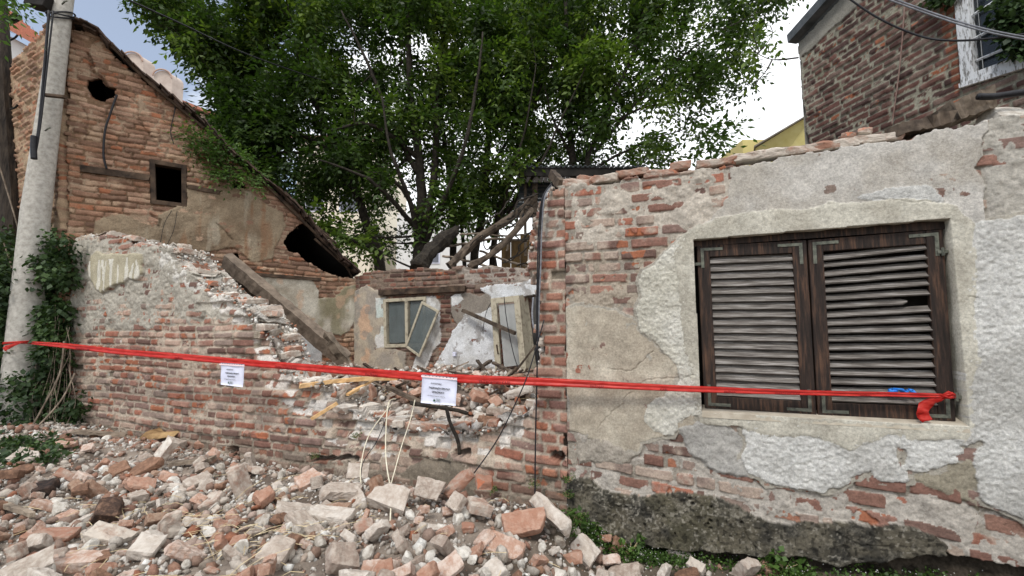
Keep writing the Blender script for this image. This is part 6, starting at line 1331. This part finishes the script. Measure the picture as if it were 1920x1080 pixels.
sprout(1083, 1000, .13, 'bright green young plant just right of the leaning slab', sz=.04, nl=14)
sprout(1106, 1008, .09, 'small pair of round leaves beside the bright young plant', sz=.04, nl=5)
sprout(1182, 1040, .12, 'lime green seedling right of the standing brick', sz=.035, nl=9)
sprout(1470, 1072, .14, 'drooping broad-leaved plant at the bottom below the shutters', sz=.035, nl=8)
sprout(1420, 1078, .12, 'broken green shoot lying at the lower edge under the plinth', sz=.032, nl=6)
for i, (px, py, lab) in enumerate(((1002, 915, 'tuft of tiny leaves between pier bricks near the hanging cable'), (1066, 935, 'moss-like tuft in the crack between pier and plinth'), (925, 925, 'small weed growing low in the brickwork left of the pier'), (592, 860, 'tiny creeping weed low on the brick wall in the middle'), (668, 822, 'little mossy tuft on the brick face beside the cream cable'))):
    sprout(px, py, .05, lab, 'wall_weed', FW, 14, .012, None)
for i, (px, py) in enumerate(((1066, 905), (1067, 965), (1070, 985), (1085, 975))): sprout(px, py, .05, ['tuft of leaves high in the joint beside the plinth', 'tuft of leaves midway in the joint beside the plinth', 'tuft of leaves at the bottom of the joint beside the plinth', 'tuft of leaves under the lower left corner of the plinth'][i], 'wall_weed', FW, 10, .014)

# ================================================================== DEAD WOOD, SHED, FAR BUILDINGS
def log(name, pts, r, lab, mt='wood_grey', cat='log', rough=.18): mb = MB(); mb.tube(curve_pts([at(*p) for p in pts], 5, .01), r, 9, rough=rough); return props(mb.build(name, M[mt], smooth=False), lab, cat)
o = log('tree_stump', [(782, 505, 7.5), (802, 478, 7.6), (830, 450, 7.7), (862, 425, 7.8)], [.17, .17, .16, .16, .15, .14, .14, .13, .13, .14, .14, .13, .11, .09, .05, .02], 'thick split grey dead trunk lying on the inner wall top before the trees', 'bark')
rgm = random.Random(3)
for i in range(11):
    x_ = rgm.uniform(850, 985); y_ = rgm.uniform(410, 500); Yd = rgm.uniform(7.1, 7.8); log('dead_branch', [(x_, y_, Yd), (x_ + rgm.uniform(10, 30), y_ - rgm.uniform(5, 25), Yd), (x_ + rgm.uniform(30, 55), y_ - rgm.uniform(-10, 45), Yd), (x_ + rgm.uniform(50, 90), y_ - rgm.uniform(10, 70), Yd + .1)], rgm.uniform(.008, .02), 'dark broken branch tangled behind the pier' + ('' if x_ < 915 else ', farther right'), 'bark', 'branch'); bpy.context.scene.collection.objects[-1]['group'] = 'broken branches behind the pier' + ('' if x_ < 915 else ' right')
ml = [((842, 500, 7.3), (900, 445, 7.5), (955, 410, 7.7), (1002, 372, 7.8), .07, 'long heavy rotten rafter rising to the right toward the shed'), ((880, 500, 7.0), (930, 470, 7.1), (965, 435, 7.2), (998, 392, 7.4), .05, 'second rafter crossing below the heavy one'),
      ((838, 462, 7.9), (880, 456, 7.9), (930, 448, 7.9), (990, 452, 7.9), .022, 'thin grey branch lying level through the rafters'), ((830, 480, 7.6), (880, 490, 7.5), (920, 500, 7.4), (950, 505, 7.3), .02, 'lower thin grey branch just above the inner wall'),
      ((862, 440, 7.8), (900, 438, 7.8), (940, 442, 7.8), (985, 440, 7.8), .016, 'uppermost thin branch among the rafters'), ((900, 470, 7.6), (940, 485, 7.6), (970, 495, 7.5), (990, 500, 7.5), .02, 'short dark stick sloping down to the pier'),
      ((985, 385, 7.4), (975, 410, 7.5), (960, 440, 7.6), (950, 470, 7.7), .02, 'thin forked branch leaning below the shed roof')]
for (a, b_, c, d, r, lab) in ml: log('rafter' if r > .04 else 'dead_branch', [a, b_, c, d], r, lab, 'wood_brown' if r > .04 else 'wood_grey', 'rafter' if r > .04 else 'branch')
plank('rafter_stub', at(1035, 326, 3.45), at(1052, 346, 3.3), .05, .07, M['wood_brown'], 'short stub of a beam sticking up behind the pier top', 'timber', seg=6, jit=.006)
shed = empty('shed', at(1080, 420, 9.0), 'dark lean-to with a corrugated roof behind the broken pier', 'shed')
mb = MB(); A = at(972, 322, 8.6); B_ = at(1200, 322, 8.6)
for i in range(26):
    x0 = A.x + (B_.x - A.x) * i / 26; x1 = A.x + (B_.x - A.x) * (i + .5) / 26; x2 = A.x + (B_.x - A.x) * (i + 1) / 26
    for (xa, xb, dz) in ((x0, x1, 0), (x1, x2, .025)):
        mb.hexa([(xa, 8.3, A.z - .02 + dz), (xb, 8.3, A.z - .02 + dz), (xb, 11, A.z + .3 + dz), (xa, 11, A.z + .3 + dz)], [(xa, 8.3, A.z + dz), (xb, 8.3, A.z + dz), (xb, 11, A.z + .32 + dz), (xa, 11, A.z + .32 + dz)])
mb.build('roof', M['sheet_metal'], shed)
mb = MB(); mb.box((A.x + .04, 8.5, A.z - .12), (.05, .3, .22)); mb.box(((A.x + B_.x) / 2, 8.36, A.z - .10), (B_.x - A.x, .05, .16)); mb.build('fascia', M['dark'], shed)
mb = MB(); p0 = at(976, 340, 8.9); p1 = at(948, 505, 8.9)
for i in range(9):
    z = p0.z - .03 - i * .085; xo = p0.x + (p1.x - p0.x) * min(1, i / 20); mb.box((xo + .5, 9.0, z), (1.0, .03, .075), jit=.003)
mb.build('slat_wall', M['sheet_metal'], shed)
mb = MB(); a = at(940, 455, 9.0); b_ = at(1050, 500, 9.0)
for i in range(6): mb.box((a.x + .1 + i * .2, 9.1, (a.z + b_.z) / 2 - .2 + .12 * (i > 1)), (.195, .04, 1.0 + .02 * i), jit=.005)
mb.build('plank_wall', simple_mat('ochre_boards', lin(60, 46, 28), lin(104, 82, 48), 8, stretch=(1, 1, .2), bump=.4), shed)
for (px, w__) in ((1003, .10), (985, .05)): mb = MB(); p = at(px, 345, 8.7); q = at(px, 480, 8.7); mb.box((p + q) / 2, (w__, .08, (p - q).length), jit=.005); mb.build('post', M['wood_brown'], shed)

# loose bricks and stones on top of the walls
for (px, py, d, rot, mi, sc, lab, nm, cat) in [
 (1082, 340, -.10, (0, .12, wang), 17, 1.05, 'pink brick lying on the left top corner of the house wall', 'loose_brick', 'brick'),
 (1098, 326, -.14, (.1, .1, wang + .5), 3, .7, 'crumbly brown brick stub at the top of the pier', 'loose_brick', 'brick'),
 (1131, 334, -.04, (.02, .04, wang - .1), 20, .85, 'grey brick overhanging the house wall top beside the pink one', 'loose_brick', 'brick'),
 (1612, 246, -.08, (.2, .2, 0), 4, .5, 'small grey stone on the house wall top', 'loose_brick', 'brick'),
 (1632, 240, -.1, (.3, .1, 1), 8, .55, 'small whitish stone beside the grey one on the wall top', 'loose_brick', 'brick'),
 (228, 446, -.12, (0, 0, wang), 16, 1.0, 'brick lying flat on the left top of the ruined wall', 'loose_brick', 'brick'),
 (198, 446, -.10, (0, .05, wang), 19, 1.0, 'mortar-covered brick at the very left of the ruined wall top', 'loose_brick', 'brick')]:
    a, z = FW.px(px, py); put_brick(nm, FW.P(a, z, d), rot, BRICKS[mi], sc, None, lab, cat)
me = lump_mesh(77, .13, .3, 3, .75); me.materials.append(M['chunk']); o = bpy.data.objects.new('boulder', me); C.objects.link(o); a, z = FW.px(1905, 205); o.location = FW.P(a, z, -.12); o.rotation_euler = (0, 0, .3); o.scale = (1, .8, .7); props(o, 'rounded brown-grey stone on the wall top at the right edge', 'stone')
def wallplank(nm, p0, p1, w__, th, mt, lab, cat, d=-.06, **k): return plank(nm, FW.W(*p0, d), FW.W(*p1, d), w__, th, M[mt], lab, cat, **k)
wallplank('rotten_beam', (1672, 252), (1775, 228), .14, .07, 'wood_brown', 'rotten brown beam along the top of the house wall', 'beam', seg=14, jit=.012)
wallplank('rotten_log', (1770, 220), (1848, 192), .13, .11, 'wood_grey', 'crumbling flaky log end on the house wall top near the right', 'log', seg=10, jit=.018, d=-.12)
cable('black_pipe', [FW.W(1834, 181, .0), FW.W(1870, 180, -.02), FW.W(1960, 166, -.05)], .018, M['cable_black'], 'black pipe lying above the round stone at the right edge', 'pipe')

# brick house at the upper right
HO = at(1503, 200, 5.7); HR = Frame((HO.x, HO.y), (.19, -.98), (-.98, -.19))
bh = empty('brick_house', (HO.x + .5, HO.y - 1.5, .2), 'maroon brick house with a dark roof edge and white-framed window at the upper right', 'house')
sk = Skin(HR, 0, 3.4, 2.0, 6.9, .0125, 61)
S, Z = sk.S, sk.Z
sk.brickwork(.077, PAL_MAROON, lin(150, 146, 130), (.25, .25, .12), .009, .012, .008, None, 0, dust=.3, dustcol=lin(140, 124, 112), spall=.15, mortar_noise=.01)
sk.smear(-.026, .02, lin(142, 138, 120), .3, 1, None)
gb = sk.sd([(1480, 70), (1497, 85), (1500, 110), (1600, 20), (1660, -40), (1560, -60)], True); sk.put(np.where(gb > 0, .012 + fbm(S, Z, .1, 3, 5) * .004, -9), lin(150, 146, 136) * (1 + .1 * fbm(S, Z, .1, 3, 6))[..., None], .8)
gb = sk.sd([(1497, 80), (1503, 82), (1514, 280), (1506, 280)], True); sk.put(np.where(gb > 0, .012, -9), lin(146, 142, 132), .8)
qn = sk.sd([(1752, -20), (1790, -20), (1806, 170), (1790, 175)], False); sk.Cc = np.where(((qn > 0) & (sk.bd > 0))[..., None], lin(124, 78, 60) * (1 + .15 * fbm(S, Z, .05, 3, 7))[..., None], sk.Cc)
sk.outline([(1497, 82), (1575, 0), (1640, -70), (1720, -200), (2600, -1200), (2600, 1500), (1520, 1500), (1520, 330)], 0)
WQ = [(1786, -60), (2000, -260), (2030, 95), (1805, 166)]
sk.cut(WQ, warp=False)
link_mesh('brickwork', sk.mesh('brickwork', depths=(.1, .25), jit=.004), M['masonry'], bh)
mb = MB(); mb.hexa([HR.P(-.0, 2, -.02), HR.P(0, 2, -.25), HR.P(0.01, 2, -.25) + Vector((2.5, .4, 0)), HR.P(0, 2, -.02) + Vector((2.5, .4, 0))], [HR.P(-.0, 5.15, -.02), HR.P(0, 5.15, -.25), HR.P(0, 5.15, -.25) + Vector((2.5, .4, 0)), HR.P(0, 5.15, -.02) + Vector((2.5, .4, 0))])
mb.build('end_wall', simple_mat('end_render', lin(140, 136, 128), lin(170, 166, 156), 6), bh)
mb = MB(); e0 = HR.px(1492, 80); e1 = HR.px(1640, -82)
mb.hexa([HR.P(e0[0], e0[1] - .02, 0.0), HR.P(e1[0], e1[1] - .02, 0.0), HR.P(e1[0], e1[1] - .02, .13), HR.P(e0[0], e0[1] - .02, .13)], [HR.P(e0[0], e0[1] + .10, -.3), HR.P(e1[0], e1[1] + .10, -.3), HR.P(e1[0], e1[1] + .09, .14), HR.P(e0[0], e0[1] + .09, .14)])
mb.build('roof_edge', simple_mat('roof_edge_tin', lin(70, 76, 80), lin(104, 108, 112), 6, bump=.2), bh)
wf = frame_on(HR, WQ, .11, -.1, .02, 'window', M['white_paint'], bh)
wp4 = [HR.px(*c) for c in WQ]
mb = MB()
for k in (.28, .47, .65, .82):
    c0 = bil(wp4, .06, k); c1 = bil(wp4, .96, k); mb.tube([HR.P(*c0, -.02), HR.P(*c1, -.02)], .013, 5)
mb.build('glazing_bar', M['white_paint'], wf)
mb = MB(); mb.hexa([HR.P(*wp4[3], -.06), HR.P(*wp4[2], -.06), HR.P(*wp4[2], -.05), HR.P(*wp4[3], -.05)], [HR.P(*wp4[0], -.06), HR.P(*wp4[1], -.06), HR.P(*wp4[1], -.05), HR.P(*wp4[0], -.05)]); mb.build('pane', M['glass_dark'], wf)
mb = MB()
for k in range(70):
    v = .04 + .93 * k / 70; c0 = bil(wp4, .14, v); c1 = bil(wp4, .96, v); mb.tube([HR.P(*c0, -.16), HR.P(*c1, -.16)], .004, 4)
mb.build('blind', M['cable_grey'], wf)
mb = MB(); mb.hexa([HR.P(*wp4[3], -.3), HR.P(*wp4[2], -.3), HR.P(*wp4[2], -.28), HR.P(*wp4[3], -.28)], [HR.P(*wp4[0], -.3), HR.P(*wp4[1], -.3), HR.P(*wp4[1], -.28), HR.P(*wp4[0], -.28)]); mb.build('curtain', M['dark'], wf)
s0_, s1_ = HR.px(1802, 160), HR.px(2040, 85); mb = MB(); mb.hexa([HR.P(s0_[0], s0_[1] - .03, -.05), HR.P(s1_[0], s1_[1] - .03, -.05), HR.P(s1_[0], s1_[1] - .03, .03), HR.P(s0_[0], s0_[1] - .03, .03)], [HR.P(s0_[0], s0_[1] + .012, -.05), HR.P(s1_[0], s1_[1] + .012, -.05), HR.P(s1_[0], s1_[1] + .012, .03), HR.P(s0_[0], s0_[1] + .012, .03)]); mb.build('window_sill', M['white_paint'], wf)
cable('lightning_rod', [HR.W(1697, -10, .04), HR.W(1692, 70, .05), HR.W(1684, 150, .05), HR.W(1672, 236, .04)], .007, simple_mat('rusty_rod', lin(120, 92, 84), lin(150, 130, 120), 9), 'thin rusty rod running down the maroon brick house', 'rod')
cs = [tuple(HR.W(px + rg.uniform(-8, 8), py + rg.uniform(-8, 8), .06)) for px, py in ((1885, 20), (1900, 40), (1915, 60), (1890, 60), (1905, 90), (1925, 20), (1880, 40), (1930, 70), (1895, 5), (1910, 75), (1880, -5), (1925, 95), (1940, 50), (1765, -5), (1780, 2), (1750, -8)) for _ in range(2)]
leaf_cloud('creeper', cs, [.10] * len(cs), 34, .055, M['leaf_ivy'], None, lw=.42, droop=.8, seed=38, simple=True, label='dark creeper hanging over the window of the maroon brick house', cat='creeper')
# bare twigs against the sky
tw = MB(); 
for pts_ in ([(1497, 108, 8), (1450, 112, 8), (1420, 100, 8), (1405, 85, 8)], [(1420, 100, 8), (1436, 84, 8), (1448, 62, 8), (1444, 48, 8)], [(1448, 112, 8), (1436, 134, 8), (1420, 152, 8), (1416, 160, 8)], [(1424, 100, 8), (1412, 60, 8), (1416, 30, 8)]): tw.tube(curve_pts([at(*p) for p in pts_], 4), [.016] * 4 + [.008] * 9 if len(pts_) == 4 else [.01] * 9, 5)
props(tw.build('bare_twig', M['bark']), 'bare leafless twigs against the white sky left of the brick house', 'twig')
# far buildings
def facade(name, px0, px1, pyt, pyb, Y, wallc, lab, depth=6, roofc=None, roofh=0, slope=None, wins=None, turn=0, parapet=None):
    a = at(px0, pyt, Y); b_ = at(px1, pyt, Y + turn); t = empty(name, Vector(((a.x + b_.x) / 2, Y, 0)), lab, 'building')
    dirv = Vector((b_.x - a.x, b_.y - a.y, 0)); L = dirv.length; dirv.normalize(); nb_ = Vector((-dirv.y, dirv.x, 0)); zt = a.z; zb = -.2
    wm = simple_mat(name + '_render', wallc * .92, wallc, 3, bump=.1); mb = MB(); A = Vector((a.x, a.y, zb)); B = A + dirv * L
    mb.hexa([A, B, B + nb_ * depth, A + nb_ * depth], [v + Vector((0, 0, zt - zb)) for v in (A, B, B + nb_ * depth, A + nb_ * depth)]); mb.build('walls', wm, t)
    if roofc is not None:
        mb = MB(); e = .4; A2 = A + Vector((0, 0, zt - zb + .003)) - dirv * e - nb_ * e; B2 = A2 + dirv * (L + 2 * e); up_ = Vector((0, 0, roofh)); n = 14
        for i in range(n):
            u0, u1 = i / n, (i + 1) / n; f = depth * .7
            q0 = A2 + nb_ * f * u0 + up_ * u0; q1 = A2 + nb_ * f * u1 + up_ * u1; th = Vector((0, 0, .14)); r_ = dirv * (L + 2 * e)
            mb.hexa([q0, q0 + r_, q1 + r_, q1], [q0 + th, q0 + r_ + th, q1 + r_ + th * .3, q1 + th * .3])
        m_ = simple_mat(name + '_tiles', roofc * .8, roofc * 1.1, 9, stretch=(3, 3, 1), bump=.6, bdist=.05); mb.build('roof', m_, t)
    for (u, v, w__, h_) in (wins or []):
        c = A + dirv * L * u + Vector((0, 0, (zt - zb) * v)); mb = MB(); mb.box(c - nb_ * .03, (w__, .08, h_), Matrix.Rotation(math.atan2(dirv.y, dirv.x), 3, 'Z')); f_ = mb.build('window', M['paper'], t)
        mb = MB(); mb.box(c - nb_ * .08, (w__ * .84, .04, h_ * .88), Matrix.Rotation(math.atan2(dirv.y, dirv.x), 3, 'Z')); mb.build('pane', M['glass_dark'], f_)
    return t, A, dirv, nb_, zt
RED = lin(186, 122, 100)
t1 = facade('tiled_house', -90, 118, 8, 0, 15, lin(206, 206, 206), 'white and cream house with a red tiled roof behind the poles at the upper left', depth=8, roofc=RED, roofh=4.5, turn=3.5)
mb = MB(); t_, A_, d_v, nbv, zt_ = t1
mb.hexa([A_ - nbv * .05 + Vector((0, 0, zt_ - 1.45)), A_ + d_v * 5 - nbv * .05 + Vector((0, 0, zt_ - 1.45)), A_ + d_v * 5 - nbv * .002 + Vector((0, 0, zt_ - 1.45)), A_ - nbv * .002 + Vector((0, 0, zt_ - 1.45))], [A_ - nbv * .05 + Vector((0, 0, zt_ - .75)), A_ + d_v * 5 - nbv * .05 + Vector((0, 0, zt_ - .75)), A_ + d_v * 5 - nbv * .002 + Vector((0, 0, zt_ - .75)), A_ - nbv * .002 + Vector((0, 0, zt_ - .75))])
mb.build('brick_band', simple_mat('cream_brick', lin(196, 180, 134), lin(214, 198, 154), 12), t_)
t2 = facade('mansard_building', 214, 460, 150, 0, 19, lin(188, 172, 160), 'pale pink building with rounded dormers and red tiles behind the gable', depth=8, roofc=lin(190, 128, 108), roofh=1.6, turn=5, wins=[(.3, .8, 1.2, 1.5), (.6, .8, 1.2, 1.5)])
t_, A_, d_v, nbv, zt_ = t2
for (px, py, r_) in ((250, 114, .34), (306, 146, .32)):
    c = at(px, py, 17.6); mb = MB(); n = 14; pts_ = [c + Vector((math.cos(a) * r_, math.cos(a) * r_ * .3, math.sin(a) * r_)) for a in np.linspace(0, math.pi, n)]; lo = [pts_[0] + Vector((0, 0, -1.6)), pts_[-1] + Vector((0, 0, -1.6))]
    vs = pts_ + [lo[1], lo[0]]; m_ = len(vs); vs2 = [v + Vector((.1, .5, 0)) for v in vs]; mb.add(vs + vs2, [tuple(range(m_ - 1, -1, -1)), tuple(range(m_, 2 * m_))] + [(i, (i + 1) % m_, m_ + (i + 1) % m_, m_ + i) for i in range(m_)]); dd_ = mb.build('dormer', simple_mat('pink_render', lin(180, 164, 154), lin(196, 182, 172), 4), t_)
    mb = MB(); mb.tube([p + Vector((0, -.06, .02)) for p in pts_], .035, 6); mb.build('dormer_hood', simple_mat('dormer_tin', lin(168, 140, 128), lin(190, 164, 150), 4), dd_)
facade('pale_apartment_block', 560, 700, 262, 0, 30, lin(222, 214, 196), 'pale yellow building glimpsed through the trees on the left', depth=10, roofc=lin(180, 130, 110), roofh=2, wins=[(.25, .7, 1.3, 1.5), (.7, .7, 1.3, 1.5)])
facade('white_apartment_block', 745, 880, 400, 0, 30, lin(214, 214, 212), 'white building glimpsed low between the tree trunks', depth=8, wins=[(.5, .7, 1.0, 1.3)])
facade('yellow_house', 1392, 1560, 262, 0, 15, lin(204, 190, 128), 'yellow house with an overhanging eave behind the house wall', depth=6)
yh = empty('yellow_eave', at(1460, 240, 13.5), 'yellow gable eave rising toward the maroon brick house', 'eave'); bpy.data.objects.remove(yh)
a = at(1414, 273, 14.4); b_ = at(1530, 205, 13.4); yt = [o for o in bpy.data.objects if o.name == 'yellow_house'][0]
mb = MB(); bk = Vector((1.5, 3, 0)); dn = Vector((0, 0, -.9))
mb.hexa([a + Vector((0, 0, -.05)), b_ + Vector((0, 0, -.05)), b_ + bk + Vector((0, 0, -.05)), a + bk + Vector((0, 0, -.05))], [a, b_, b_ + bk, a + bk]); mb.build('roof_slab', simple_mat('eave_dark', lin(110, 104, 96), lin(140, 134, 122), 5), yt)
mb = MB(); a2 = a + Vector((.1, .1, -.055)); b2 = b_ + Vector((0, .1, -.055)); mb.hexa([a2 + Vector((.3, .8, -1.6)), b2 + Vector((0, .8, -2.4)), b2 + bk + Vector((0, 0, -2.4)), a2 + bk + Vector((0, 0, -1.6))], [a2, b2, b2 + bk, a2 + bk]); mb.build('gable_wall', simple_mat('yellow_render', lin(206, 194, 128), lin(216, 206, 146), 3), yt)

# ------------------------------------------------------------------ every remaining look-alike gets its own place in its row
ORD = ['leftmost', 'second from left', 'third from left', 'fourth from left', 'fifth from left', 'sixth from left', 'seventh from left', 'eighth from left', 'ninth from left', 'tenth from left', 'eleventh from left', 'twelfth from left', 'thirteenth from left', 'fourteenth from left']
byl = {}
for o in C.objects:
    if o.parent is None and 'label' in o: byl.setdefault(o['label'], []).append(o)
for lb, os_ in byl.items():
    if len(os_) > 1:
        os_.sort(key=lambda o: o.location.x / max(.1, o.location.y))
        for i, o in enumerate(os_): o['label'] = lb + ', ' + (ORD[i] if i < len(ORD) else f'number {i + 1} from left')
    for o in os_:
        g = o.get('group', '')
        if ':' in g: o['group'] = g.split(':')[0]
